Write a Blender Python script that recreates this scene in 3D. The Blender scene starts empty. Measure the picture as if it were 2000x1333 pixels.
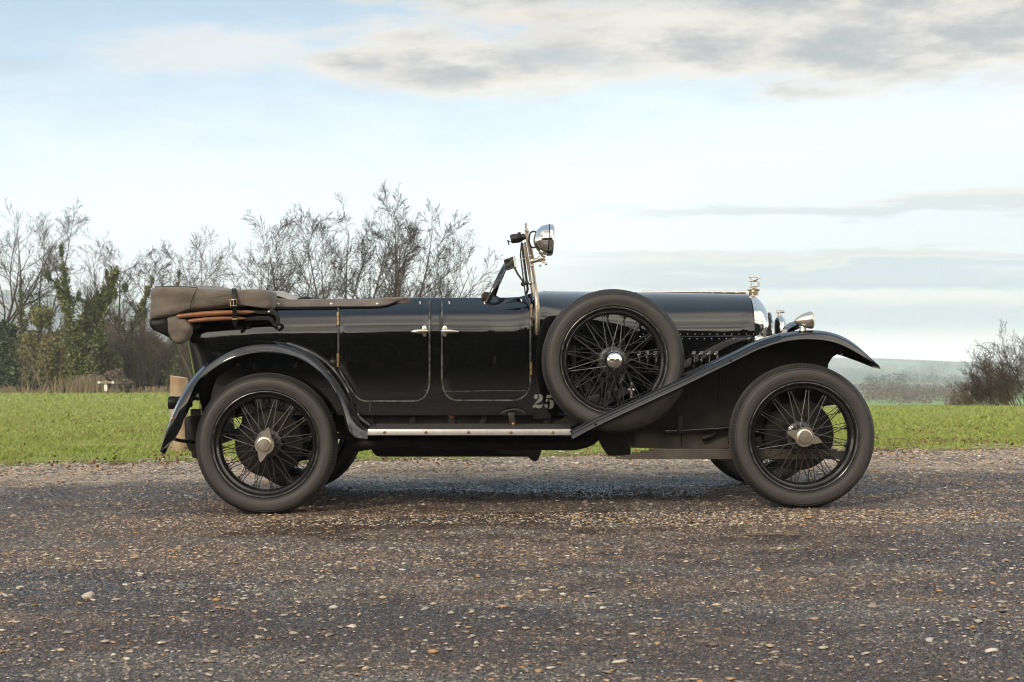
import bpy, bmesh, math, random
import numpy as np
from mathutils import Vector, Matrix
random.seed(7)
RNG = np.random.default_rng(7)
R = math.radians
sc = bpy.context.scene
COL = sc.collection

HAZE_D = 4.4e-4
# ------------------------------------------------------------------ camera
CAM_Y, CAM_Z, FPX = -8.4, 0.9375, 2957.0
cam_d = bpy.data.cameras.new("camera")
cam = bpy.data.objects.new("camera", cam_d); COL.objects.link(cam)
cam.location = (0, CAM_Y, CAM_Z); cam.rotation_euler = (R(90), 0, 0)
cam_d.sensor_width = 36.0; cam_d.lens = FPX / 2000 * 36
cam_d.clip_start = 0.1; cam_d.clip_end = 40000
cam_d.dof.use_dof = True; cam_d.dof.focus_distance = 8.45; cam_d.dof.aperture_fstop = 9.0
sc.camera = cam

def P(px, py, Y=0.0):
    """measured photo point -> place at depth Y"""
    k = (Y - CAM_Y) / FPX
    return ((px - 1000) * k, Y, CAM_Z - (py - 666.5) * k)

# ------------------------------------------------------------------ light
sc.view_settings.view_transform = 'Standard'; sc.view_settings.look = 'None'
sc.cycles.filter_width = 1.1; sc.cycles.volume_bounces = 4
sc.view_settings.exposure = 0.18; sc.view_settings.gamma = 1.0
SUN_EL, SUN_AZ = R(33), R(215)      # azimuth clockwise from +Y (view direction): behind the camera, to the left
sd = bpy.data.lights.new("sun", 'SUN'); sd.energy = 2.0; sd.angle = R(12); sd.color = (1.0, 0.90, 0.78)
sun = bpy.data.objects.new("sun", sd); COL.objects.link(sun)
sv = Vector((math.sin(SUN_AZ)*math.cos(SUN_EL), math.cos(SUN_AZ)*math.cos(SUN_EL), math.sin(SUN_EL)))
sun.rotation_euler = sv.to_track_quat('Z', 'Y').to_euler(); sun.location = (-6, -14, 12)

def lin(r, g, b, k=1.0):
    f = lambda c: ((c/255+0.055)/1.055)**2.4 if c > 10 else c/255/12.92
    return (f(r)*k, f(g)*k, f(b)*k, 1.0)

class E:
    """tiny expression wrapper over shader math nodes"""
    def __init__(s, nt, v): s.nt, s.v = nt, v
    def _m(s, op, *a):
        n = s.nt.nodes.new('ShaderNodeMath'); n.operation = op
        for i, x in enumerate((s,) + a):
            x = x.v if isinstance(x, E) else x
            if isinstance(x, (int, float)): n.inputs[i].default_value = x
            else: s.nt.links.new(x, n.inputs[i])
        return E(s.nt, n.outputs[0])
    def __add__(s, o): return s._m('ADD', o)
    __radd__ = __add__
    def __sub__(s, o): return s._m('SUBTRACT', o)
    def __rsub__(s, o): return (s*-1.0)+o
    def __mul__(s, o): return s._m('MULTIPLY', o)
    __rmul__ = __mul__
    def __truediv__(s, o): return s._m('DIVIDE', o)
    def abs(s): return s._m('ABSOLUTE')
    def sqrt(s): return s._m('SQRT')
    def exp(s): return s._m('EXPONENT')
    def clamp(s):
        n = s._m('ADD', 0.0); n.v.node.use_clamp = True; return n
    def ss(s, a, b):
        n = s.nt.nodes.new('ShaderNodeMapRange'); n.interpolation_type = 'SMOOTHSTEP'
        s.nt.links.new(s.v, n.inputs[0]); n.inputs[1].default_value = a; n.inputs[2].default_value = b
        return E(s.nt, n.outputs[0])
def xyz(nt, x, y, z):
    n = nt.nodes.new('ShaderNodeCombineXYZ')
    for i, q in enumerate((x, y, z)):
        q = q.v if isinstance(q, E) else q
        if isinstance(q, (int, float)): n.inputs[i].default_value = q
        else: nt.links.new(q, n.inputs[i])
    return n.outputs[0]
def noise(nt, vec, scale=1.0, detail=5, rough=0.55, dist=0.0, out=0):
    n = nt.nodes.new('ShaderNodeTexNoise'); n.inputs['Scale'].default_value = scale
    n.inputs['Detail'].default_value = detail; n.inputs['Roughness'].default_value = rough
    n.inputs['Distortion'].default_value = dist
    if vec is not None: nt.links.new(vec, n.inputs['Vector'])
    return E(nt, n.outputs[out])
def mixc(nt, f, a, b, mode='MIX'):
    n = nt.nodes.new('ShaderNodeMix'); n.data_type = 'RGBA'; n.blend_type = mode
    for i, q in ((0, f), (6, a), (7, b)):
        q = q.v if isinstance(q, E) else q
        if isinstance(q, (int, float, tuple)): n.inputs[i].default_value = q
        else: nt.links.new(q, n.inputs[i])
    return n.outputs[2]

def make_world():
    w = bpy.data.worlds.new("World"); sc.world = w; w.use_nodes = True
    nt = w.node_tree; nt.nodes.clear()
    out = nt.nodes.new('ShaderNodeOutputWorld'); bg = nt.nodes.new('ShaderNodeBackground')
    bg.inputs[1].default_value = 0.10
    nt.links.new(bg.outputs[0], out.inputs[0])
    sky = nt.nodes.new('ShaderNodeTexSky'); sky.sky_type = 'NISHITA'; sky.sun_disc = False
    sky.sun_elevation = SUN_EL; sky.sun_rotation = SUN_AZ
    sky.air_density = 1.0; sky.dust_density = 0.6; sky.ozone_density = 1.5
    tc = nt.nodes.new('ShaderNodeTexCoord'); sp = nt.nodes.new('ShaderNodeSeparateXYZ')
    nt.links.new(tc.outputs['Generated'], sp.inputs[0])
    x, y, z = (E(nt, sp.outputs[i]) for i in range(3))
    az = x._m('ARCTAN2', y)
    U = az * 2.99
    V = z._m('ARCSINE') * 2.957
    K = 8.95
    # large-scale wobble for every cloud edge
    wob = noise(nt, xyz(nt, U*1.3, V*4.2, 3.1), 1.0, 6, 0.58)
    wob2 = noise(nt, xyz(nt, U*3.2, V*9.5, 8.7), 1.0, 6, 0.6)
    fine = noise(nt, xyz(nt, U*7.0, V*22.0, 1.7), 1.0, 5, 0.62)
    fine2 = noise(nt, xyz(nt, U*16.0, V*42.0, 6.7), 1.0, 5, 0.62)
    n = (wob-0.5)*1.0 + (wob2-0.5)*0.95 + (fine-0.5)*0.62 + (fine2-0.5)*0.26
    # thin white veil over the blue: thick low and in the middle, thin top left
    veil_c = mixc(nt, V.ss(0.0, 0.26), lin(250, 245, 240, K*1.0), lin(238, 248, 252, K*1.06))
    veil = 1.0 - (V + n*0.15 + (U+0.4)*-0.07).ss(0.24, 0.66)*0.80
    upp = V.ss(0.8, 3.2)
    veil = (veil*(1.0 - upp*0.30)).clamp()
    blue = mixc(nt, 0.65, sky.outputs[0], lin(158, 198, 228, K))
    col = mixc(nt, veil, blue, veil_c)
    def blob(cu, cv, ru, rv, amp=0.9, tilt=0.0, lo=1.15, hi=0.35, nn=None):
        du = (U - cu)/ru; dv = (V - cv - (U-cu)*tilt)/rv
        d = (du*du + dv*dv).sqrt() + (nn if nn is not None else n)*amp
        return 1.0 - d.ss(hi, lo)
    # right-hand side turns pale grey blue
    gr = (U + n*0.4).ss(0.15, 0.95) * (V + n*0.1).ss(-0.05, 0.1) * (1.0 - V.ss(0.24, 0.46))
    col = mixc(nt, gr*0.55, col, lin(212, 223, 229, K))
    # main cloud bank, top centre to right: cream rim, grey heart
    front = y.ss(-0.2, 0.3)
    nz = noise(nt, xyz(nt, U*1.55 + (wob2-0.5)*0.5, V*6.2 - U*0.35 + (wob-0.5)*0.5, 2.2), 1.0, 9, 0.62)
    def env(cu, cv, ru, rv, tilt=0.0):
        du = (U - cu)/ru; dv = (V - cv - (U-cu)*tilt)/rv
        return 1.0 - (du*du + dv*dv).sqrt().ss(0.15, 1.25)
    e1 = env(0.50, 0.590, 1.05, 0.17, -0.02)._m('MAXIMUM', env(-0.10, 0.548, 0.46, 0.105, -0.13))._m('MAXIMUM', env(0.05, 0.660, 0.75, 0.05, 0.0)*0.8)
    det = (nz - 0.5)*2.3 + (fine-0.5)*0.55 + (fine2-0.5)*0.25
    base_ = ((V + n*0.10).ss(0.44, 0.60) * (U + n*0.3).ss(-0.55, 0.15)) * front
    col = mixc(nt, base_*0.62, col, lin(190, 207, 222, K))
    d_ = e1*0.85 + det
    cl = (d_.ss(0.20, 0.75) * e1.ss(0.0, 0.3)) * front
    col = mixc(nt, cl*0.85, col, lin(241, 230, 217, K*1.04))
    g1 = (d_ + (wob2-0.5)*0.8 + (fine-0.5)*0.4).ss(0.36, 1.18) * e1.ss(0.1, 0.6) * front
    col = mixc(nt, g1*0.85, col, mixc(nt, (nz*0.5+fine*0.5).ss(.38, .60), lin(202, 200, 199, K), lin(158, 164, 174, K)))
    g6 = env(0.20, 0.690, 0.80, 0.055)*(0.3+wob2*1.0).clamp() * front
    col = mixc(nt, g6*0.6, col, lin(158, 182, 207, K))
    g4 = env(0.08, 0.610, 0.18, 0.045)*nz.ss(.35, .6) * front
    col = mixc(nt, g4*0.7, col, lin(240, 226, 212, K))
    g7 = env(0.12, 0.548, 0.16, 0.030, -0.1)*nz.ss(.35, .55) * front
    col = mixc(nt, g7*0.75, col, lin(172, 180, 190, K))
    # wisps left
    c2 = blob(-0.62, 0.545, 0.22, 0.05, 1.2, 0.05) * front
    col = mixc(nt, c2*0.6, col, lin(236, 232, 228, K))
    c3 = blob(-0.98, 0.505, 0.13, 0.02, 1.1, 0.05) * front
    col = mixc(nt, c3*0.35, col, lin(180, 196, 206, K))
    # stratus bars low on the right
    bars = noise(nt, xyz(nt, U*2.0, V*24.0, 5.5), 1.0, 6, 0.6)
    def bar(v0, hw, u0, u1, amt, c, a=0.035):
        nonlocal col
        m = 1.0 - ((V - v0 + (bars-0.5)*a*1.9 + (fine-0.5)*0.045).abs()/hw).ss(0.25, 1.0)
        m = m * (U + n*0.3).ss(u0, u1) * front
        col = mixc(nt, m*amt, col, c)
    bar(0.250, 0.024, 0.02, 0.5, 0.75, lin(202, 208, 210, K), 0.05)
    bar(0.268, 0.010, 0.5, 0.9, 0.7, lin(236, 226, 216, K))
    bar(0.135, 0.046, -0.12, 0.35, 0.9, lin(186, 200, 208, K), 0.07)
    bar(0.165, 0.011, 0.0, 0.4, 0.7, lin(218, 214, 206, K))
    bar(0.104, 0.016, -0.05, 0.4, 0.8, lin(176, 191, 201, K))
    bar(0.148, 0.010, 0.1, 0.5, 0.7, lin(232, 228, 220, K), 0.05)
    bar(0.079, 0.013, 0.28, 0.55, 1.0, lin(252, 246, 236, K*1.05), 0.025)
    bar(0.045, 0.026, 0.05, 0.5, 0.9, lin(198, 214, 225, K), 0.02)
    bar(0.006, 0.020, 0.1, 0.5, 0.8, lin(243, 234, 224, K), 0.015)
    # rear sky: broken stratocumulus with warm lower edge, boosted above the front sky for light and reflections
    back = 1.0 - y.ss(-0.35, 0.05)
    pb = noise(nt, xyz(nt, x/(z.abs()+0.16)*0.9, y/(z.abs()+0.16)*0.9, 4.0), 1.0, 5, 0.55)
    col = mixc(nt, back*z.ss(0.90, 1.0)*0.6, col, lin(90, 118, 160, K*0.85))
    col = mixc(nt, back*z.ss(0.05, 0.2)*(1.0 - z.ss(0.90, 1.0))*0.95, col, mixc(nt, pb.ss(0.40, 0.60), lin(242, 232, 218, K*2.5), lin(176, 174, 176, K*1.35)))
    col = mixc(nt, back*(1.0 - (z + (pb-0.5)*0.25).ss(0.10, 0.36))*0.95, col, lin(255, 238, 214, K*2.6))
    # low sky brightened to make up for the dimming through the haze box
    tau = (z._m('MAXIMUM', 0.0)+0.0195)._m('POWER', -1.0)*(106.0*HAZE_D)
    gain = (tau.exp() * (1.0 - (1.0 - (tau*-1.0).exp())*0.55))
    gain = 1.0 + (gain - 1.0)*front
    vm = nt.nodes.new('ShaderNodeVectorMath'); vm.operation = 'SCALE'; nt.links.new(col, vm.inputs[0]); nt.links.new(gain.v, vm.inputs['Scale'])
    nt.links.new(vm.outputs[0], bg.inputs[0])
make_world()

# ------------------------------------------------------------------ mesh + object helpers
class MB:
    def __init__(s): s.v = []; s.f = []; s.n = 0
    def add(s, V, F):
        V = np.asarray(V, float).reshape(-1, 3); o = s.n
        s.v.append(V); s.n += len(V)
        s.f += [tuple(int(i)+o for i in f) for f in F]; return o
    def grid(s, rows, cu=False, cv=False, flip=False):
        rows = np.asarray(rows, float); m, n = rows.shape[:2]
        F = []
        for i in range(m if cu else m-1):
            for j in range(n if cv else n-1):
                a, b = i*n+j, i*n+(j+1) % n; c, d = ((i+1) % m)*n+(j+1) % n, ((i+1) % m)*n+j
                F.append((d, c, b, a) if flip else (a, b, c, d))
        return s.add(rows.reshape(-1, 3), F)
    def tube(s, pts, r, k=10, caps=True):
        pts = [Vector(p) for p in pts]; n = len(pts)
        rs = list(r) if hasattr(r, '__len__') else [r]*n
        ref = None; rings = []
        for i in range(n):
            t = (pts[min(i+1, n-1)] - pts[max(i-1, 0)]).normalized()
            if ref is None: ref = t.orthogonal().normalized()
            ref = (ref - t*ref.dot(t)).normalized(); b = t.cross(ref)
            rings.append([pts[i] + (ref*math.cos(2*math.pi*j/k) + b*math.sin(2*math.pi*j/k))*rs[i] for j in range(k)])
        o = s.grid(rings, cv=True)
        if caps:
            s.f.append(tuple(o+j for j in range(k))[::-1]); s.f.append(tuple(o+(n-1)*k+j for j in range(k)))
    def lathe(s, prof, c=(0, 0, 0), axis='Y', k=48, x=None):
        """prof: (radius, height along axis)"""
        ax = {'X': (0, 1, 0), 'Y': (0, 0, 0), 'Z': (0, 0, 0)}[axis]
        rows = []
        for r, h in prof:
            ring = []
            for j in range(k):
                a = 2*math.pi*j/k; u, w = r*math.cos(a), r*math.sin(a)
                p = {'Y': (u, h, w), 'X': (h, u, w), 'Z': (u, w, h)}[axis]
                if x is not None: p = x @ Vector(p)
                ring.append((p[0]+c[0], p[1]+c[1], p[2]+c[2]))
            rows.append(ring)
        s.grid(rows, cv=True)
    def box(s, c, h, rot=None, bev=0.0):
        bm = bmesh.new(); bmesh.ops.create_cube(bm, size=2)
        for v in bm.verts: v.co = Vector((v.co.x*h[0], v.co.y*h[1], v.co.z*h[2]))
        if bev: bmesh.ops.bevel(bm, geom=bm.edges[:], offset=bev, segments=2, profile=0.5, affect='EDGES')
        for v in bm.verts:
            q = rot @ v.co if rot is not None else v.co
            v.co = q + Vector(c)
        s.from_bm(bm)
    def from_bm(s, bm):
        bm.verts.index_update()
        s.add([v.co[:] for v in bm.verts], [[v.index for v in f.verts] for f in bm.faces]); bm.free()
    def prism(s, poly, d, bev=0.0):
        """poly: 3-D outline; d: extrusion vector"""
        bm = bmesh.new(); vs = [bm.verts.new(p) for p in poly]; f = bm.faces.new(vs)
        r = bmesh.ops.extrude_face_region(bm, geom=[f])
        for v in r['geom']:
            if isinstance(v, bmesh.types.BMVert): v.co += Vector(d)
        bmesh.ops.recalc_face_normals(bm, faces=bm.faces[:])
        if bev: bmesh.ops.bevel(bm, geom=[e for e in bm.edges], offset=bev, segments=2, profile=0.5, affect='EDGES')
        bmesh.ops.triangulate(bm, faces=[f for f in bm.faces if len(f.verts) > 4])
        s.from_bm(bm)
    def ball(s, c, r, k=14, m=8, sc=(1, 1, 1), rot=None):
        rows = []
        for i in range(m+1):
            a = math.pi*i/m; row = []
            for j in range(k):
                b = 2*math.pi*j/k
                p = Vector((math.sin(a)*math.cos(b)*r*sc[0], math.sin(a)*math.sin(b)*r*sc[1], math.cos(a)*r*sc[2]))
                if rot is not None: p = rot @ p
                row.append(p + Vector(c))
            rows.append(row)
        s.grid(rows, cv=True)
    def build(s, name, mat, parent=None, smooth=40, kind=None, fix=True):
        V = np.vstack(s.v) if s.v else np.zeros((0, 3))
        return mesh_obj(name, V, s.f, mat, parent, smooth, kind, fix)

def link(o, parent):
    COL.objects.link(o)
    if parent is not None:
        o.parent = parent
        loc = Vector(parent.get('_o', (0, 0, 0)))
        o.matrix_parent_inverse = Matrix.Translation(-loc)
    return o
def mesh_obj(name, V, F, mat, parent=None, smooth=40, kind=None, fix=True):
    me = bpy.data.meshes.new(name)
    me.from_pydata([tuple(p) for p in V], [], F)
    if fix:
        bm = bmesh.new(); bm.from_mesh(me)
        bmesh.ops.remove_doubles(bm, verts=bm.verts[:], dist=1e-6)
        bmesh.ops.recalc_face_normals(bm, faces=bm.faces[:]); bm.to_mesh(me); bm.free()
    me.update()
    if smooth:
        me.shade_smooth()
        if smooth < 180: me.set_sharp_from_angle(angle=R(smooth))
    me.materials.append(mat)
    o = bpy.data.objects.new(name, me); link(o, parent)
    if kind: o['kind'] = kind
    return o
def quad_mesh(name, V, nper, mat, parent=None, kind=None, smooth=False):
    """V: (N, nper, 3) loose faces"""
    V = np.asarray(V, np.float32); N = len(V)
    me = bpy.data.meshes.new(name)
    me.vertices.add(N*nper); me.vertices.foreach_set('co', V.reshape(-1))
    me.loops.add(N*nper); me.loops.foreach_set('vertex_index', np.arange(N*nper, dtype=np.int32))
    me.polygons.add(N); me.polygons.foreach_set('loop_start', np.arange(0, N*nper, nper, dtype=np.int32))
    me.polygons.foreach_set('loop_total', np.full(N, nper, np.int32))
    me.update(); me.validate(); me.materials.append(mat)
    if smooth: me.shade_smooth()
    o = bpy.data.objects.new(name, me); link(o, parent)
    if kind: o['kind'] = kind
    return o
def np_mesh(name, V, F, mat, parent=None, kind=None, smooth=True):
    V = np.asarray(V, np.float32); F = np.asarray(F, np.int32); N, k = F.shape
    me = bpy.data.meshes.new(name)
    me.vertices.add(len(V)); me.vertices.foreach_set('co', V.reshape(-1))
    me.loops.add(N*k); me.loops.foreach_set('vertex_index', F.reshape(-1))
    me.polygons.add(N); me.polygons.foreach_set('loop_start', np.arange(0, N*k, k, dtype=np.int32))
    me.polygons.foreach_set('loop_total', np.full(N, k, np.int32))
    me.update()
    if smooth: me.shade_smooth()
    me.materials.append(mat)
    o = bpy.data.objects.new(name, me); link(o, parent)
    if kind: o['kind'] = kind
    return o
def empty(name, loc, label=None, cat=None, group=None, parent=None):
    o = bpy.data.objects.new(name, None); o.empty_display_size = 0.2
    o.location = loc; o['_o'] = tuple(loc); COL.objects.link(o)
    if label: o['label'] = label; o['category'] = cat
    if group: o['group'] = group
    return o
def tag(o, label=None, cat=None, group=None, kind=None):
    for k, v in (('label', label), ('category', cat), ('group', group), ('kind', kind)):
        if v: o[k] = v
    return o

# ------------------------------------------------------------------ materials
MATS = {}
def mat(name, c, rough=0.5, metal=0.0, coat=0.0, spec=0.5, var=0.0, vscale=20.0, bump=0.0, bscale=60.0, bdist=0.002,
        rvar=0.0, c2=None, island=None, trans=0.0, coords='Object', detail=5, ior=None, sheen=0.0, crough=0.05, iscale=None):
    m = bpy.data.materials.new(name); m.use_nodes = True; nt = m.node_tree
    b = nt.nodes['Principled BSDF']
    tc = nt.nodes.new('ShaderNodeTexCoord').outputs[coords]
    base = (*c, 1.0)
    b.inputs['Base Color'].default_value = base
    b.inputs['Roughness'].default_value = rough; b.inputs['Metallic'].default_value = metal
    b.inputs['Coat Weight'].default_value = coat; b.inputs['Coat Roughness'].default_value = crough
    b.inputs['Specular IOR Level'].default_value = spec
    b.inputs['Sheen Weight'].default_value = sheen
    if ior: b.inputs['IOR'].default_value = ior
    if trans: b.inputs['Transmission Weight'].default_value = trans
    col = None
    if island:                                     # list of colours picked per loose piece
        g = nt.nodes.new('ShaderNodeNewGeometry'); rp = nt.nodes.new('ShaderNodeValToRGB'); rp.color_ramp.interpolation = 'LINEAR'
        els = rp.color_ramp.elements
        for i, q in enumerate(island):
            e = els[i] if i < 2 else els.new(1.0)
            e.position = i/(len(island)-1) if len(island) > 1 else 0; e.color = (*q, 1.0)
        nt.links.new(g.outputs['Random Per Island'], rp.inputs[0]); col = rp.outputs[0]
    if var or c2:
        n = noise(nt, tc, vscale, detail, 0.6)
        f = n.ss(0.35, 0.68)
        a = col if col is not None else base
        bb = (*(c2 if c2 else [x*(1-var) for x in c]), 1.0)
        col = mixc(nt, f if c2 is None else f*(var or 1.0), a, bb)
    if col is not None: nt.links.new(col, b.inputs['Base Color'])
    if rvar:
        n = noise(nt, tc, vscale*1.7, 4, 0.6); r_ = ((n-0.5)*rvar + rough).clamp(); nt.links.new(r_.v, b.inputs['Roughness'])
    if bump:
        n = noise(nt, tc, bscale, 4, 0.6); bn = nt.nodes.new('ShaderNodeBump'); bn.inputs['Strength'].default_value = bump
        bn.inputs['Distance'].default_value = bdist; nt.links.new(n.v, bn.inputs['Height'])
        nt.links.new(bn.outputs[0], b.inputs['Normal'])
        if coat: nt.links.new(bn.outputs[0], b.inputs['Coat Normal'])
    MATS[name] = m; return m

# ------------------------------------------------------------------ terrain
def sstep(a, b, x):
    t = np.clip((x-a)/(b-a), 0, 1); return t*t*(3-2*t)
_ph = RNG.uniform(0, 6.28, 40)
def wob(x, y, s=1.0):
    return (np.sin(x*1.3*s+_ph[0]+np.sin(y*.9*s+_ph[1]))*.5 + np.sin(y*1.7*s+_ph[2]+x*.6*s)*.3 + np.sin((x+y)*3.1*s+_ph[3])*.2)
def edge_y(x):
    return 3.80 + np.clip(x, -30, 30)*0.06 + 0.16*np.sin(x*1.9+1)+0.13*np.sin(x*4.7+.5)+0.09*np.sin(x*9.1+2)+0.06*np.sin(x*21.0)
def road_z(x, y):
    return -.013 + 0.0114*np.clip(x, -30, 30) + 0.006*wob(x, y, 0.5)*np.clip(np.abs(y-0.1)-1.2, 0, 1) 
def ground_z(x, y):
    x = np.asarray(x, float); y = np.asarray(y, float)
    e = 3.80 + np.clip(x, -30, 30)*0.06
    t = x/np.maximum(y-CAM_Y, 1.0)
    base = 0.0114*np.clip(x, -30, 30) - .013
    k = sstep(-0.02, 0.2, t)
    slope = 0.028*(1-k) + 0.0352*k
    yc = 104*(1-k) + 40*k
    yy = np.minimum(y, yc)
    ln = base*np.clip(1-(yy-e)/60, 0.0, 1) - slope*np.maximum(yy-e, 0) + 0.035*sstep(0.0, 0.5, y-e) - 0.03*(1-sstep(-0.3, 0.05, y-e)) + .03*sstep(-17.2, -19, y)
    ln = ln + 0.03*wob(x, y, 0.35)*sstep(1, 6, y-e)
    fall = ln - 0.16*np.maximum(y-yc, 0) - 0.002*np.maximum(y-yc, 0)*0
    vy = np.array([0, 150, 300, 600, 1200, 2500, 4000, 5300.])
    vz = np.array([-18, -17, -12.5, -21, -32.5, -54, -64, -60.])
    val = np.interp(y, vy, vz)
    val = val + (6*np.sin(x/310+1.0)*np.sin(y/420) + 8*np.sin(x/500+2.0+y/900))*sstep(500, 2000, y)
    val = val + 1.2*np.sin(x/60)*np.sin(y/75+1)*sstep(200, 350, y)
    t2 = x/np.maximum(y-CAM_Y, 1.0)
    ridge = sstep(-0.115, -0.19, t2)*sstep(1500, 2700, y)*(134 + 7*np.sin(x/210)+5*np.sin(x/75+1))
    ridge2 = sstep(0.0, 0.08, t2)*sstep(3300, 4900, y)*(-6 + 8*np.sin(x/400-1.2)+3*np.sin(x/130))
    far = val + ridge + ridge2
    return np.where(y <= yc, ln, np.maximum(fall, far))
def G(x, y): return float(ground_z(x, y))

def make_ground():
    ys = np.concatenate([np.linspace(-70, -12, 12), np.linspace(-10, 3, 14), np.linspace(3.2, 7, 40), 7*np.exp(np.linspace(0.02, math.log(5250/7), 180))])
    us = np.linspace(-1, 1, 261); us = np.sign(us)*np.abs(us)**1.35
    half = np.maximum(60, (ys - CAM_Y)*1.15)
    X = us[None, :]*half[:, None]; Y = np.repeat(ys[:, None], len(us), 1)
    Z = ground_z(X, Y)
    m, n = X.shape; V = np.stack([X, Y, Z], -1).reshape(-1, 3)
    i = np.arange(m-1)[:, None]*n + np.arange(n-1)[None, :]
    F = np.stack([i, i+1, i+n+1, i+n], -1).reshape(-1, 4)
    gm = bpy.data.materials.new('turf and fields'); gm.use_nodes = True; nt = gm.node_tree; b = nt.nodes['Principled BSDF']
    geo = nt.nodes.new('ShaderNodeNewGeometry'); sp = nt.nodes.new('ShaderNodeSeparateXYZ'); nt.links.new(geo.outputs['Position'], sp.inputs[0])
    x, y = E(nt, sp.outputs[0]), E(nt, sp.outputs[1])
    pos = geo.outputs['Position']
    n1 = noise(nt, pos, 0.9, 5, .6); n2 = noise(nt, pos, 9.0, 4, .6); n3 = noise(nt, pos, 0.12, 3, .5)
    g = mixc(nt, n1.ss(.35, .65), (.20, .25, .045, 1), (.28, .29, .075, 1))
    g = mixc(nt, n2.ss(.5, .72)*0.6, g, (.11, .12, .028, 1))
    g = mixc(nt, n3.ss(.45, .7)*0.35, g, (.16, .14, .055, 1))
    # soil shows at the edge of the drive
    ex = y - (x*0.06 + 3.80)
    soil = 1.0 - (ex + (n1-0.5)*1.2 + (n2-.5)*.5).ss(-0.05, 0.45)
    g = mixc(nt, soil, g, (.075, .05, .032, 1))
    # far farmland
    wv = xyz(nt, x*0.0042 + (noise(nt, pos, .003, 2, .5)-.5)*1.0, y*0.0021, 0.0)
    vo = nt.nodes.new('ShaderNodeTexVoronoi'); vo.inputs['Scale'].default_value = 1.0; nt.links.new(wv, vo.inputs['Vector'])
    sv_ = nt.nodes.new('ShaderNodeSeparateColor'); nt.links.new(vo.outputs['Color'], sv_.inputs[0])
    r1 = E(nt, sv_.outputs[0]); r2 = E(nt, sv_.outputs[1])
    fcol = mixc(nt, r1.ss(.2, .6), (.22, .34, .10, 1), (.30, .38, .14, 1))
    fcol = mixc(nt, r2.ss(.60, .62), fcol, (.34, .25, .17, 1))
    fcol = mixc(nt, r2.ss(.80, .82), fcol, (.26, .21, .15, 1))
    wn = noise(nt, xyz(nt, x*0.0030, y*0.0011, 2.0), 1.0, 5, .6)
    fcol = mixc(nt, wn.ss(.50, .54), fcol, (.055, .060, .040, 1))
    vd = nt.nodes.new('ShaderNodeTexVoronoi'); vd.feature = 'DISTANCE_TO_EDGE'; vd.inputs['Scale'].default_value = 1.0; nt.links.new(wv, vd.inputs['Vector'])
    fcol = mixc(nt, 1.0 - E(nt, vd.outputs['Distance']).ss(.015, .05), fcol, (.05, .055, .035, 1))
    far = y.ss(125, 200)
    col = mixc(nt, far, g, fcol)
    nt.links.new(col, b.inputs['Base Color']); b.inputs['Roughness'].default_value = 0.9; b.inputs['Specular IOR Level'].default_value = .2
    o = np_mesh('ground', V, F, gm, kind='structure')
    return o
make_ground()

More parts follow.
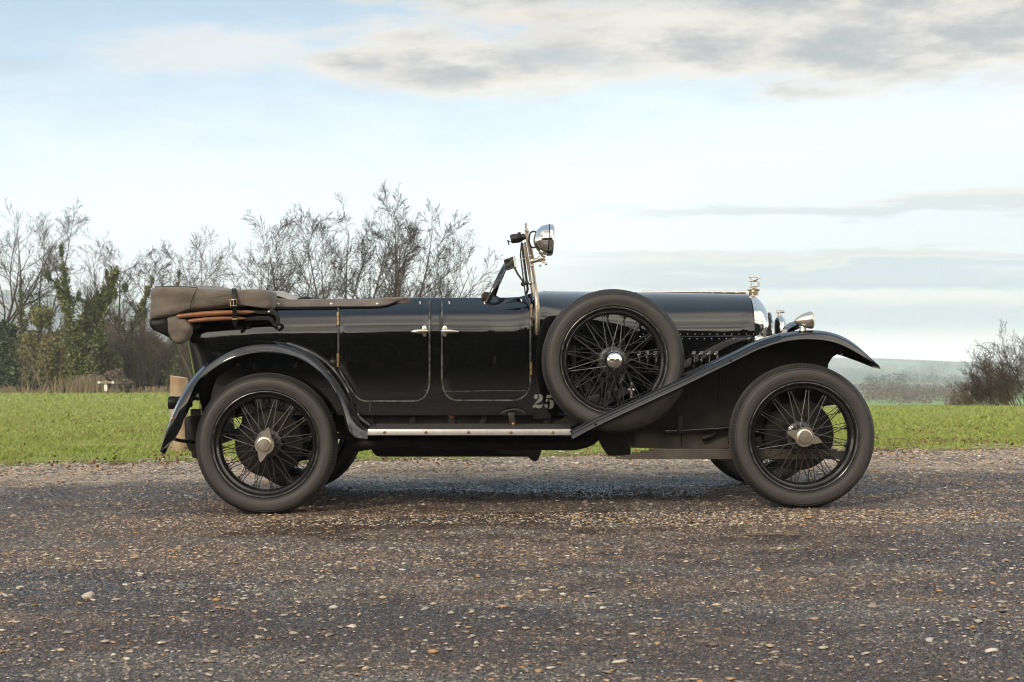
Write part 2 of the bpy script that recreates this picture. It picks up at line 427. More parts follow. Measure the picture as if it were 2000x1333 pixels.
def road_material():
    m = bpy.data.materials.new('worn chip seal'); m.use_nodes = True; nt = m.node_tree; b = nt.nodes['Principled BSDF']
    geo = nt.nodes.new('ShaderNodeNewGeometry'); pos = geo.outputs['Position']
    sp = nt.nodes.new('ShaderNodeSeparateXYZ'); nt.links.new(pos, sp.inputs[0]); x, y = E(nt, sp.outputs[0]), E(nt, sp.outputs[1])
    def vor(scale, feat='F1', rnd=1.0):
        v = nt.nodes.new('ShaderNodeTexVoronoi'); v.feature = feat; v.inputs['Scale'].default_value = scale; v.inputs['Randomness'].default_value = rnd
        nt.links.new(pos, v.inputs['Vector']); return v
    big = noise(nt, xyz(nt, x*0.55, y*1.3, 0), 1.0, 4, .6)
    med = noise(nt, pos, 5.0, 5, .65)
    v1 = vor(85); v2 = vor(42); v3 = vor(190)
    def rnd(v, i=0):
        s_ = nt.nodes.new('ShaderNodeSeparateColor'); nt.links.new(v.outputs['Color'], s_.inputs[0]); return E(nt, s_.outputs[i])
    tar = mixc(nt, med.ss(.3, .7), (.036, .030, .026, 1), (.072, .058, .048, 1))
    chip = nt.nodes.new('ShaderNodeValToRGB'); cr = chip.color_ramp; cr.interpolation = 'CONSTANT'
    tones = [(0, (.055, .050, .048)), (.30, (.085, .072, .062)), (.5, (.13, .10, .08)), (.66, (.10, .095, .095)), (.8, (.20, .15, .105)), (.9, (.30, .24, .18)), (.965, (.30, .15, .06))]
    cr.elements[0].color = (*tones[0][1], 1); cr.elements[1].position = tones[1][0]; cr.elements[1].color = (*tones[1][1], 1)
    for p_, c_ in tones[2:]:
        e = cr.elements.new(p_); e.color = (*c_, 1)
    nt.links.new(rnd(v1).v, chip.inputs[0])
    chip2 = nt.nodes.new('ShaderNodeValToRGB'); chip2.color_ramp.elements[0].color = (.10, .085, .07, 1); chip2.color_ramp.elements[1].color = (.40, .33, .25, 1)
    nt.links.new(rnd(v2, 1).v, chip2.inputs[0])
    loose = (1.0 - y.ss(2.2, 3.6))                    # 1 on the seal, 0 on the loose gravel margin
    in1 = (1.0 - E(nt, v1.outputs['Distance']).ss(.30, .46)) * (rnd(v1, 2) + (big-.5)*.8).ss(.30, .40)
    col = mixc(nt, in1*0.9, tar, chip.outputs[0])
    in2 = (1.0 - E(nt, v2.outputs['Distance']).ss(.24, .36)) * (rnd(v2, 2) + (big-.5)*1.2 + (1.0-loose)*.5).ss(.80, .86)
    col = mixc(nt, in2*0.9, col, chip2.outputs[0])
    dust = (1.0-loose)*(0.35 + med.ss(.4, .65)*.5)
    col = mixc(nt, dust*0.5, col, (.17, .125, .085, 1))
    rust = (noise(nt, xyz(nt, x*0.8, y*1.1, 9.0), 1.0, 5, .65)).ss(.52, .70)
    col = mixc(nt, rust*0.40, col, (.085, .052, .030, 1))
    nt.links.new(col, b.inputs['Base Color'])
    wet = (noise(nt, xyz(nt, x*0.35+3.0, y*0.6, 4.0), 1.0, 4, .6)).ss(.38, .62)
    r_ = (0.70 - wet*0.24 + (med-.5)*.25 + in2*.1).clamp(); nt.links.new(r_.v, b.inputs['Roughness'])
    b.inputs['Specular IOR Level'].default_value = 0.40
    h = (in1*0.6 + in2*1.0 + E(nt, v3.outputs['Distance'])*-0.35 + noise(nt, pos, 60, 4, .7)*.8)
    bn = nt.nodes.new('ShaderNodeBump'); bn.inputs['Strength'].default_value = .85; bn.inputs['Distance'].default_value = .007
    nt.links.new(h.v, bn.inputs['Height']); nt.links.new(bn.outputs[0], b.inputs['Normal'])
    return m
M_road = road_material()

def make_road():
    xs = np.concatenate([np.linspace(-42, -9, 40), np.linspace(-8.8, 8.8, 260), np.linspace(9, 42, 40)])
    ys = np.concatenate([np.linspace(-17, -6, 12), np.linspace(-5.8, 0, 30)])
    ts = np.linspace(0, 1, 60)
    rows = []
    for y in ys:
        rows.append(np.stack([xs, np.full_like(xs, y), road_z(xs, y)], -1))
    e = edge_y(xs)
    for t in ts[1:]:
        y = t*e; z = road_z(xs, y) - 0.05*sstep(.985, 1, np.full_like(xs, t))
        rows.append(np.stack([xs, y, z], -1))
    A = np.array(rows); m, n = A.shape[:2]
    i = np.arange(m-1)[:, None]*n + np.arange(n-1)[None, :]
    F = np.stack([i, i+1, i+n+1, i+n], -1).reshape(-1, 4)
    np_mesh('gravel_drive', A.reshape(-1, 3), F, M_road, kind='structure')
make_road()

M_peb = mat('flint pebbles', (.2, .16, .12), rough=.55, spec=.5,
            island=[(.16, .13, .11), (.28, .21, .15), (.46, .35, .23), (.55, .45, .33), (.20, .18, .17), (.62, .54, .43), (.46, .23, .07), (.36, .29, .21), (.70, .63, .53), (.12, .10, .085)])
def scatter_pebbles():
    bm = bmesh.new(); bmesh.ops.create_icosphere(bm, subdivisions=1, radius=1.0)
    bv = np.array([v.co[:] for v in bm.verts]); bf = np.array([[v.index for v in f.verts] for f in bm.faces]); bm.free()
    pts = []
    def region(n, x0, x1, y0, y1, s0, s1, keep=None):
        x = RNG.uniform(x0, x1, n); y = RNG.uniform(y0, y1, n)
        if keep is not None:
            k = keep(x, y); x, y = x[k], y[k]
        s = np.exp(RNG.normal(math.log(s0), .45, len(x))).clip(s0*.4, s1)
        pts.append(np.stack([x, y, s], -1))
    cl = lambda x, y: RNG.uniform(0, 1, len(x)) < 0.35 + 0.65*sstep(-.1, .5, wob(x, y, 1.1))
    region(16000, -3.4, 3.4, -4.9, -1.4, .0058, .017, cl)
    region(9000, -4.6, 4.6, -1.6, 2.4, .0062, .015, cl)
    region(30000, -6.5, 6.5, 2.0, 5.6, .0095, .024, lambda x, y: (y < edge_y(x)+.25) & (RNG.uniform(0, 1, len(x)) < .3+.7*sstep(-1.6, -.5, y-edge_y(x))))
    region(1500, -2.2, 0.4, -.55, -.1, .006, .012); region(2600, 0.3, 2.6, -.75, -.1, .0065, .013)
    region(420, -3.2, 3.2, -4.9, -2.3, .013, .022)
    A = np.vstack(pts); N = len(A)
    e = road_z(A[:, 0], A[:, 1]); g = np.where(A[:, 1] > edge_y(A[:, 0]), ground_z(A[:, 0], A[:, 1]), e)
    a = RNG.uniform(0, 6.283, N)
    sx = A[:, 2]*RNG.uniform(.9, 1.5, N); sy = A[:, 2]*RNG.uniform(.6, 1.0, N); sz = A[:, 2]*RNG.uniform(.18, .42, N)
    jit = RNG.uniform(.55, 1.2, (N, len(bv), 1))
    v = bv[None]*jit*np.stack([sx, sy, sz], -1)[:, None]
    c, s_ = np.cos(a)[:, None], np.sin(a)[:, None]
    X = v[..., 0]*c - v[..., 1]*s_ + A[:, 0:1]; Y = v[..., 0]*s_ + v[..., 1]*c + A[:, 1:2]; Z = v[..., 2] + (g + sz*.2 + .0042)[:, None]
    V = np.stack([X, Y, Z], -1).reshape(-1, 3)
    F = (bf[None] + (np.arange(N)*len(bv))[:, None, None]).reshape(-1, 3)
    o = np_mesh('gravel', V, F, M_peb, kind='stuff', smooth=False)
    tag(o, 'cream grey and orange flint gravel chips loose on the dark drive', 'gravel')
scatter_pebbles()

M_chip = mat('tarred road chips', (.06, .05, .04), rough=.5, spec=.42,
             island=[(.085, .074, .066), (.125, .107, .094), (.055, .049, .045), (.155, .13, .11), (.11, .10, .096), (.06, .052, .046), (.23, .19, .145), (.10, .085, .071), (.15, .14, .133), (.42, .35, .26), (.07, .062, .058)])
def wet_patches(m):
    nt = m.node_tree; b = nt.nodes['Principled BSDF']; g = nt.nodes.new('ShaderNodeNewGeometry'); sp = nt.nodes.new('ShaderNodeSeparateXYZ'); nt.links.new(g.outputs['Position'], sp.inputs[0])
    x, y = E(nt, sp.outputs[0]), E(nt, sp.outputs[1]); old = b.inputs['Base Color'].links[0].from_socket
    a = noise(nt, xyz(nt, x*.45+2.0, y*1.5, 0), 1.0, 5, .62); w = noise(nt, xyz(nt, x*.35+7.0, y*1.0, 5.0), 1.0, 5, .62); f = noise(nt, g.outputs['Position'], 3.0, 5, .65)
    damp = (w + (f-.5)*.5).ss(.44, .58)
    c = mixc(nt, (a + (f-.5)*.4).ss(.38, .56)*.85, old, (1.15, .94, .78, 1), 'MULTIPLY')
    c = mixc(nt, damp*.8, c, (.42, .39, .38, 1), 'MULTIPLY')
    mg = (y - x*.05 + (f-.5)*1.3 + (a-.5)*1.1).ss(1.7, 2.5)
    c = mixc(nt, (mg*(.15 + f.ss(.3, .6)*.7)).clamp(), c, (.44, .345, .245, 1))
    nt.links.new(c, b.inputs['Base Color']); r = (0.56 - damp*.36); nt.links.new(r.v, b.inputs['Roughness'])
wet_patches(M_chip)
def scatter_chips():
    bv = np.array([(1, 0, 0), (-1, 0, 0), (0, 1, 0), (0, -1, 0), (.25, .2, 1), (0, 0, -1)], float)
    bf = np.array([(0, 2, 4), (2, 1, 4), (1, 3, 4), (3, 0, 4)])
    pts = []
    for n, y0, y1, s0 in ((150000, -5.0, -2.6, .0058), (120000, -2.7, -.2, .0075), (80000, -.3, 2.6, .009), (45000, 2.4, 5.2, .010)):
        y = RNG.uniform(y0, y1, n); x = RNG.uniform(-1, 1, n)*((y-CAM_Y)*.36+.5); k = y < edge_y(x)+.05
        x, y = x[k], y[k]; pts.append(np.stack([x, y, s0*np.exp(RNG.normal(0, .32, len(x)))], -1))
    A = np.vstack(pts); N = len(A); a = RNG.uniform(0, 6.283, N)
    sx, sy, sz = A[:, 2]*RNG.uniform(.8, 1.4, N), A[:, 2]*RNG.uniform(.6, 1, N), A[:, 2]*RNG.uniform(.25, .75, N)
    v = bv[None]*RNG.uniform(.7, 1.25, (N, 6, 1))*np.stack([sx, sy, sz], -1)[:, None]
    c, q = np.cos(a)[:, None], np.sin(a)[:, None]
    V = np.stack([v[..., 0]*c-v[..., 1]*q+A[:, 0:1], v[..., 0]*q+v[..., 1]*c+A[:, 1:2], v[..., 2]+road_z(A[:, 0], A[:, 1])[:, None]+.0005], -1).reshape(-1, 3)
    F = (bf[None]+(np.arange(N)*6)[:, None, None]).reshape(-1, 3)
    o = np_mesh('road_chippings', V, F, M_chip, kind='stuff', smooth=False)
    tag(o, 'dark tarred stone chippings that make up the rough drive surface', 'gravel')
scatter_chips()

M_grass = mat('grass blades', (.12, .17, .03), rough=.6, spec=.3, c2=(.33, .29, .11), var=.45, vscale=1.1,
              island=[(.19, .29, .040), (.26, .36, .062), (.33, .39, .095), (.21, .31, .048), (.37, .38, .14), (.14, .21, .036)])
def scatter_grass():
    out = []
    def blades(n, y0, y1, h, w, pw=1.0):
        y = y0 + (y1-y0)*RNG.uniform(0, 1, n)**pw
        half = (y-CAM_Y)*0.40 + 0.6
        x = RNG.uniform(-1, 1, n)*half
        ed = edge_y(x)
        nn = wob(x, y, 1.6)
        k = (y > ed - .10 + .22*RNG.normal(size=n)*.6)
        k &= ~((RNG.uniform(0, 1, n) < .8) & (nn + .35*wob(x, y, 4.3) > .55)); k &= RNG.uniform(0, 1, n) < np.clip((y-ed)/.8+.22, 0, 1)
        t = x/(y-CAM_Y); k &= (y < np.where(t > .1, 41.5, 106))
        x, y, nn = x[k], y[k], nn[k]; n = len(x)
        z = ground_z(x, y) - .005
        hh = h*RNG.uniform(.45, 1.25, n)*(1+.55*wob(x, y, 1.3)+.5*(wob(x, y, 3.1) > .45)) * np.clip(.45 + (y-edge_y(x))*.9, .45, 1)
        a = RNG.uniform(0, 6.283, n); ww = w*RNG.uniform(.6, 1.3, n)
        lx = np.cos(RNG.uniform(0, 6.283, n))*hh*RNG.uniform(.2, 1.3, n); ly = np.sin(RNG.uniform(0, 6.283, n))*hh*RNG.uniform(.2, 1.2, n)
        dx, dy = np.cos(a)*ww*.5, np.sin(a)*ww*.5
        b0 = np.stack([x-dx, y-dy, z], -1); b1 = np.stack([x+dx, y+dy, z], -1)
        m1 = np.stack([x+dx*.7+lx*.4, y+dy*.7+ly*.4, z+hh*.62], -1); tp = np.stack([x+lx, y+ly, z+hh], -1)
        out.append(np.stack([b0, b1, m1, tp], 1))
    blades(150000, 3.4, 9.0, .036, .0062, 1.25)
    blades(110000, 8.5, 20.0, .042, .010)
    blades(80000, 19, 45.0, .048, .020)
    blades(40000, 44, 104.0, .085, .045)
    o = quad_mesh('grass', np.concatenate(out), 4, M_grass, kind='stuff')
    tag(o, 'short green winter grass covering the hilltop field behind the car', 'grass')
scatter_grass()

M_dead = mat('dead leaves', (.12, .05, .025), rough=.7, island=[(.14, .045, .02), (.10, .04, .02), (.19, .08, .03), (.07, .03, .02)])
def scatter_leaves():
    V = []
    for (px, py, n, sp) in ((150, 828, 45, .3), (60, 850, 25, .35), (255, 850, 28, .25), (130, 800, 20, .5), (20, 885, 20, .4), (180, 790, 25, .6),
                            (1690, 893, 40, .2), (1835, 846, 30, .3), (1840, 872, 40, .3), (1900, 868, 25, .3), (1790, 868, 30, .3), (340, 896, 40, .2)):
        # field point under that line of sight
        y = 4.0
        for _ in range(60):
            x = (px-1000)*(y-CAM_Y)/FPX; z = CAM_Z-(py-666.5)*(y-CAM_Y)/FPX
            y += (z - G(x, y))*6.0
        x = (px-1000)*(y-CAM_Y)/FPX
        for _ in range(n):
            a = x + random.gauss(0, sp*1.3); b = y + random.gauss(0, sp*2.2)
            if b < float(edge_y(a))-.5: continue
            c = G(a, b) + random.uniform(.02, .055); s_ = random.uniform(.012, .024)
            u = Vector((random.gauss(0, 1), random.gauss(0, 1), random.gauss(0, .5))).normalized(); w = u.orthogonal().normalized()
            q = Vector((a, b, c)); V.append([q-u*s_, q-w*s_*.6+Vector((0, 0, .006)), q+u*s_, q+w*s_*.6])
    for _ in range(420):
        a = random.uniform(-6, 6); b = float(edge_y(a)) + random.gauss(.05, .32); c = max(G(a, b), float(road_z(a, b)) if b < float(edge_y(a)) else -9) + random.uniform(.008, .03); s_ = random.uniform(.012, .024)
        u = Vector((random.gauss(0, 1), random.gauss(0, 1), random.gauss(0, .5))).normalized(); w = u.orthogonal().normalized(); q = Vector((a, b, c)); V.append([q-u*s_, q-w*s_*.6+Vector((0, 0, .006)), q+u*s_, q+w*s_*.6])
    o = quad_mesh('fallen_leaves', V, 4, M_dead, kind='stuff')
    tag(o, 'dark red brown fallen leaves scattered in patches over the grass', 'leaves')
scatter_leaves()

# ------------------------------------------------------------------ trees, bushes
M_bark = mat('grey brown bark', (.085, .058, .040), rough=.9, c2=(.045, .034, .024), var=.8, vscale=3)
M_bark_pale = mat('pale lichened bark', (.24, .20, .125), rough=.9, c2=(.12, .095, .06), var=.8, vscale=2.5)
M_twig = mat('dark twigs', (.042, .032, .026), rough=.9)
M_twig_pale = mat('dry brown twigs', (.175, .130, .095), rough=.9, island=[(.12, .085, .062), (.20, .15, .11), (.26, .20, .14), (.15, .115, .09)])
M_ivy = mat('ivy leaves', (.04, .07, .02), rough=.45, island=[(.040, .070, .018), (.075, .11, .026), (.14, .155, .036), (.19, .19, .05), (.06, .09, .024)])
M_ever = mat('evergreen leaves', (.02, .04, .016), rough=.5, island=[(.022, .040, .016), (.042, .066, .022), (.070, .095, .028), (.03, .044, .02)])
M_olive = mat('olive thicket leaves', (.07, .08, .03), rough=.6, island=[(.12, .14, .035), (.20, .20, .05), (.26, .235, .075), (.09, .10, .04), (.20, .15, .08)])
M_brown = mat('dead bramble leaves', (.10, .075, .055), rough=.8, island=[(.13, .10, .072), (.19, .145, .105), (.10, .075, .055), (.24, .19, .14)])
M_reed = mat('dry grass stems', (.30, .22, .12), rough=.8, island=[(.17, .13, .07), (.12, .095, .05), (.24, .185, .11), (.10, .085, .045)])

def polylines_mesh(name, lines, mat_, parent, k=3, kind=None):
    groups = {}
    for pts, rs in lines: groups.setdefault(len(pts), []).append((pts, rs))
    Vs, Fs, off = [], [], 0
    for n, L in groups.items():
        A = np.array([l[0] for l in L]); r = np.array([l[1] for l in L]); M = len(L)
        T = np.empty_like(A); T[:, 1:-1] = A[:, 2:]-A[:, :-2]; T[:, 0] = A[:, 1]-A[:, 0]; T[:, -1] = A[:, -1]-A[:, -2]
        T /= np.linalg.norm(T, axis=-1, keepdims=True)+1e-9
        ref = np.tile(np.array([.31, .87, .38]), (M, 1)); d = A[:, -1]-A[:, 0]; d /= np.linalg.norm(d, axis=-1, keepdims=True)+1e-9
        bad = np.abs((ref*d).sum(-1)) > .85; ref[bad] = [1, 0, 0]
        u = ref[:, None] - T*(ref[:, None]*T).sum(-1, keepdims=True); u /= np.linalg.norm(u, axis=-1, keepdims=True)+1e-9
        w = np.cross(T, u); a = np.arange(k)*2*np.pi/k
        ring = A[:, :, None] + (u[:, :, None]*np.cos(a)[:, None] + w[:, :, None]*np.sin(a)[:, None])*r[:, :, None, None]
        V = ring.reshape(-1, 3); base = (np.arange(M)*n*k)[:, None, None] + (np.arange(n-1)*k)[None, :, None] + np.arange(k)[None, None, :]
        nx = np.where(np.arange(k) == k-1, 1-k, 1)[None, None, :]
        F = np.stack([base, base+nx, base+nx+k, base+k], -1).reshape(-1, 4) + off
        off += len(V); Vs.append(V); Fs.append(F)
    return np_mesh(name, np.vstack(Vs), np.vstack(Fs), mat_, parent, kind)

def grow(rg, p, d, L, r, lvl, spec, out):
    """spec: per level (segments, wiggle, up, children, child angle lo/hi, length ratio)"""
    ns, wig, up, nc, alo, ahi, lr = spec[lvl]
    pts = [np.array(p, float)]; rs = [r]; d = np.array(d, float); dirs = [d]
    for i in range(ns):
        d = d + rg.normal(0, wig, 3) + np.array([0, 0, up]); d /= np.linalg.norm(d)
        pts.append(pts[-1] + d*L/ns); rs.append(r*(1-(.93 if lvl == 0 else .75)*(i+1)/ns)); dirs.append(d)
    rs[-1] = max(rs[-1], .0035)
    out.setdefault(lvl, []).append((pts, rs))
    if lvl+1 >= len(spec): return
    n = max(1, int(rg.normal(nc, nc*.15)+.5))
    for j in range(n):
        t = (.28 if lvl == 0 else .18) + (.98-(.28 if lvl == 0 else .18))*((j+rg.uniform(.1, .9))/n)
        i = min(int(t*ns), ns-1); f = t*ns-i
        q = pts[i]*(1-f)+pts[i+1]*f; rr = (rs[i]*(1-f)+rs[i+1]*f)*rg.uniform(.5, .8)
        dd = dirs[i+1]; ax = np.cross(dd, rg.normal(0, 1, 3)); ax /= np.linalg.norm(ax)+1e-9
        an = R(rg.uniform(alo, ahi)); nd = dd*math.cos(an) + ax*math.sin(an)
        grow(rg, q, nd, L*lr*rg.uniform(.7, 1.2)*(1.12-.5*t), max(rr, .005), lvl+1, spec, out)

def leaf_cloud(rg, centers, spread, n, size):
    """n leaf quads around points"""
    c = centers[rg.integers(0, len(centers), n)]
    s = spread[rg.integers(0, len(spread), n)] if hasattr(spread, '__len__') else spread
    v = rg.normal(0, 1, (n, 3)); v /= np.linalg.norm(v, axis=1, keepdims=True)
    q = c + v*(np.cbrt(rg.uniform(.1, 1, n))*s)[:, None]
    u = rg.normal(0, 1, (n, 3)); u /= np.linalg.norm(u, axis=1, keepdims=True)
    w = np.cross(u, rg.normal(0, 1, (n, 3))); w /= np.linalg.norm(w, axis=1, keepdims=True)
    z = size*rg.uniform(.6, 1.35, n)[:, None]
    return np.stack([q-u*z, q-w*z*.62, q+u*z, q+w*z*.62], 1)

def X_at(px, Y): return (px-1000)*(Y-CAM_Y)/FPX
def H_at(py, Y): return CAM_Z-(py-666.5)*(Y-CAM_Y)/FPX

def bare_tree(seed, px, Y, top, label, lean=0.0, stems=1, spread=1.0, dens=1.0, ivy=0.0, ivy_px=None, pale=False, group='bare winter trees along the field edge', trunk_r=None, stemfan=.25, tw=1.0, tpx=None):
    rg = np.random.default_rng(seed)
    x, z = X_at(px, Y), None
    z = G(x, Y); Hh = H_at(top, Y) - z
    root = empty('bare_tree', (x, Y, z), label, 'tree', group)
    out = {}; tr = trunk_r or Hh*.0150
    spec = [(9, .05, .02, 9*dens, 26, 56, .50), (8, .075, .035, 8*dens, 20, 48, .52), (7, .07, .03, 5.5*dens, 20, 46, .56), (5, .08, .02, 3*dens, 20, 44, .60), (4, .08, .01, 1.3, 18, 40, .66)]
    for s in range(stems):
        f = (s-(stems-1)/2)/max(stems-1, 1)*2*stemfan if stems > 1 else 0
        d = np.array([lean+f+rg.normal(0, .03), rg.normal(0, .12), 1.0]); d /= np.linalg.norm(d)
        Ls = Hh*.80*(1 if stems == 1 else rg.uniform(.78, 1.0))
        sp = [list(q) for q in spec]; sp[0][6] = .60*spread
        grow(rg, (x+f*.5, Y+rg.normal(0, .1), z-.05), d, Ls, tr*(1 if stems == 1 else .75), 0, sp, out)
    # bring the highest twig to the height measured in the photograph
    hi = max((p[-1] for l in out.values() for p, _ in l), key=lambda q: q[2]); zmax = hi[2]; k = Hh/(zmax-z)
    sh = (X_at(tpx if tpx is not None else px, Y) - (x+(hi[0]-x)*min(k, 1.25)))/Hh*.5
    for l in out.values():
        for i, (p, r) in enumerate(l):
            l[i] = ([np.array([x+(q[0]-x)*min(k, 1.25)+sh*(q[2]-z)*k, q[1], z+(q[2]-z)*k]) for q in p], [max(a, .0082*tw) if True else a for a in r])
    polylines_mesh('trunk', out[0], M_bark_pale if pale else M_bark, root, 7)
    br = out.get(1, [])+out.get(2, [])
    polylines_mesh('branches', br, M_bark_pale if pale else M_bark, root, 4)
    polylines_mesh('twigs', [q for l in (3, 4) for q in out.get(l, [])], M_twig, root, 3)
    if ivy:
        cs, ss = [], []
        zl = z + (H_at(ivy_px, Y)-z)
        for l, rr in ((0, .56), (1, .22)):
            for p, r in out[l]:
                for a, b in zip(p[:-1], p[1:]):
                    for t in (0, .25, .5, .75):
                        q = a*(1-t)+b*t
                        h_ = (q[2]-z)/(zl-z)
                        if h_ < 1 and rg.uniform() < (1.0-.65*h_)*(1 if l == 0 else (.22 if h_ < .75 else 0)): cs.append(q); ss.append(rr*(1.25-1.08*h_)*rg.uniform(.4, 1.5))
        if cs:
            idx = rg.integers(0, len(cs), int(ivy)); c = np.array(cs)[idx]; s = np.array(ss)[idx]
            v = rg.normal(0, 1, (len(c), 3)); v /= np.linalg.norm(v, axis=1, keepdims=True)
            q = c + v*(s*rg.uniform(.05, 1.15, len(c)))[:, None]; q[:, 2] += rg.normal(0, .12, len(c))
            quad_mesh('ivy', leaf_cloud(rg, q, .08, int(ivy), .085), 4, M_ivy, root)
    return root

def leafy_bush(seed, name, px0, px1, Y, top, label, m, n, size, cat='bush', group=None, twig=None, lumps=10, base=None, flat=.0):
    rg = np.random.default_rng(seed)
    x0, x1 = X_at(px0, Y), X_at(px1, Y); xc = (x0+x1)/2; z = G(xc, Y); Hh = H_at(top, Y)-z
    root = empty(name, (xc, Y, z), label, cat, group)
    cs, ss = [], []
    for i in range(lumps):
        t = rg.uniform(-.85, .85); hx = xc + t*(x1-x0)/2
        hm = Hh*(flat+(1-flat)*math.sqrt(max(0, 1-t*t*.85)))
        hz = rg.uniform(.12, .86)*hm
        s = rg.uniform(.16, .30)*min(Hh, (x1-x0))
        cs.append((hx, Y+rg.uniform(-.5, .9), z+min(hz, hm-s*.7))); ss.append(s)
    cs = np.array(cs); ss = np.array(ss)
    idx = rg.integers(0, lumps, n); v = rg.normal(0, 1, (n, 3)); v /= np.linalg.norm(v, axis=1, keepdims=True)
    rad = ss[idx]*(rg.uniform(.35, 1.12, n)); q = cs[idx] + v*rad[:, None]
    q[:, 2] = np.maximum(q[:, 2], z+.02)
    quad_mesh('foliage', leaf_cloud(rg, q, .10, n, size), 4, m, root)
    out = {}
    spec = [(7, .14, .03, 6, 20, 50, .55), (5, .18, .02, 4, 25, 55, .55), (4, .2, .0, 3, 25, 55, .6)]
    for i in range(9):
        hx = rg.uniform(x0, x1)*.7+xc*.3
        grow(rg, (hx, Y+rg.uniform(-.5, .3), z-.05), (rg.normal(0, .35), rg.normal(-.1, .2), 1), Hh*rg.uniform(.6, .95), .05, 0, spec, out)
    polylines_mesh('stems', [q for l in out.values() for q in l], twig or M_bark, root, 4)
    return root

def twiggy_bush(seed, name, px0, px1, Y, top, label, m, nst=40, lean=0.0, fan=.7, dens=1.0, r0=.03, cat='bush', group=None, thick=1.0, peak=.5):
    rg = np.random.default_rng(seed)
    x0, x1 = X_at(px0, Y), X_at(px1, Y); xc = (x0+x1)/2; z = G(xc, Y); Hh = H_at(top, Y)-z
    root = empty(name, (xc, Y, z), label, cat, group)
    out = {}
    spec = [(7, .09, .015, 7*dens, 16, 40, .50), (5, .13, .03, 5*dens, 20, 48, .55), (4, .16, .02, 3.5*dens, 22, 50, .6), (3, .18, .02, 2, 22, 50, .6)]
    for i in range(nst):
        t = rg.uniform(-1, 1); hx = xc + t*(x1-x0)/2*.75
        hm = Hh*(1-.45*abs(t-(peak*2-1)))*rg.uniform(.55, .92)
        grow(rg, (hx, Y+rg.uniform(-.7, .7), z-.05), (t*fan+lean+rg.normal(0, .18), rg.normal(0, .25), 1), hm, r0*rg.uniform(.6, 1.3), 0, spec, out)
    polylines_mesh('stems', out[0], m, root, 5)
    polylines_mesh('twigs', [(p, [max(a, .008*thick) for a in r]) for l in (1, 2, 3) for p, r in out.get(l, [])], m, root, 3)
    return root

WG = 'bare winter trees in the left wood'
bare_tree(11, -22, 92, 372, 'bare tree cut by the left edge of the photo, its fan of twigs leaning in', lean=.10, spread=1.1, group=WG)
bare_tree(12, 47, 90, 405, 'slim bare tree with an ivy sleeve, standing left of the twin trunked ivy tree', lean=-.02, spread=.5, ivy=2600, ivy_px=540, dens=.75, group=WG)
bare_tree(13, 84, 95, 425, 'thin forked bare tree between the slim ivy tree and the twin trunked one', stems=2, stemfan=.06, spread=.55, dens=.75, ivy=1200, ivy_px=600, group=WG)
bare_tree(14, 112, 93, 500, 'short pale barked bare tree just left of the twin trunked ivy tree', spread=.6, dens=.7, pale=True, group=WG, trunk_r=.13)
bare_tree(15, 160, 86, 388, tpx=150, label= 'tall twin trunked tree wrapped in dark green ivy almost to its crown', stems=2, stemfan=.15, spread=.75, dens=.9, ivy=24000, ivy_px=450, trunk_r=.30, group=WG)
bare_tree(16, 196, 90, 476, tpx=276, label= 'leaning tree sleeved in yellow green ivy, right of the twin trunked tree', lean=.42, spread=.65, dens=.8, ivy=6500, ivy_px=545, trunk_r=.17, group=WG)
bare_tree(17, 236, 97, 470, 'slender bare tree rising behind the leaning ivy tree', lean=.05, spread=.6, dens=.8, group=WG)
bare_tree(18, 292, 96, 468, 'bare tree with fine upright twigs above the rear end of the folded hood', lean=.03, spread=.8, dens=.85, group=WG)
bare_tree(19, 392, 88, 446, 'bare tree with a wide low fan of pale twigs above the hood bag', stems=4, stemfan=.34, spread=.8, dens=.85, group=WG)
bare_tree(20, 336, 90, 505, 'small ivy tufted tree poking up behind the hood bag', lean=.12, spread=.4, dens=.6, ivy=1500, ivy_px=520, group=WG)
CG = 'bare winter trees behind the car'
bare_tree(31, 512, 80, 412, tpx=522, label= 'bare tree of several thin stems above the cream tonneau fold', stems=3, stemfan=.22, spread=.75, dens=.85, group=CG)
bare_tree(32, 560, 76, 404, 'upright bare tree with one dark stem, second in the row behind the car', stems=2, stemfan=.08, spread=.7, dens=.85, group=CG)
bare_tree(33, 634, 74, 396, tpx=645, label= 'bare tree with forked brown trunk in the middle of the row behind the car', stems=3, stemfan=.16, spread=.75, dens=.9, group=CG)
bare_tree(34, 664, 78, 376, tpx=718, label= 'bare tree with one long bough reaching up to the right', lean=.06, stems=2, stemfan=.16, spread=.6, dens=.75, group=CG)
bare_tree(35, 714, 80, 470, 'low slight bare tree filling the gap left of the tallest tree', spread=.9, dens=.8, group=CG)
bare_tree(36, 768, 72, 352, tpx=806, label= 'tallest and densest bare tree behind the rear door', stems=4, stemfan=.10, spread=.55, dens=.9, group=CG)
bare_tree(37, 826, 75, 422, tpx=858, label= 'bare tree leaning right with drooping outer twigs, last in the row behind the car', stems=3, lean=.14, stemfan=.22, spread=.85, dens=.8, group=CG)

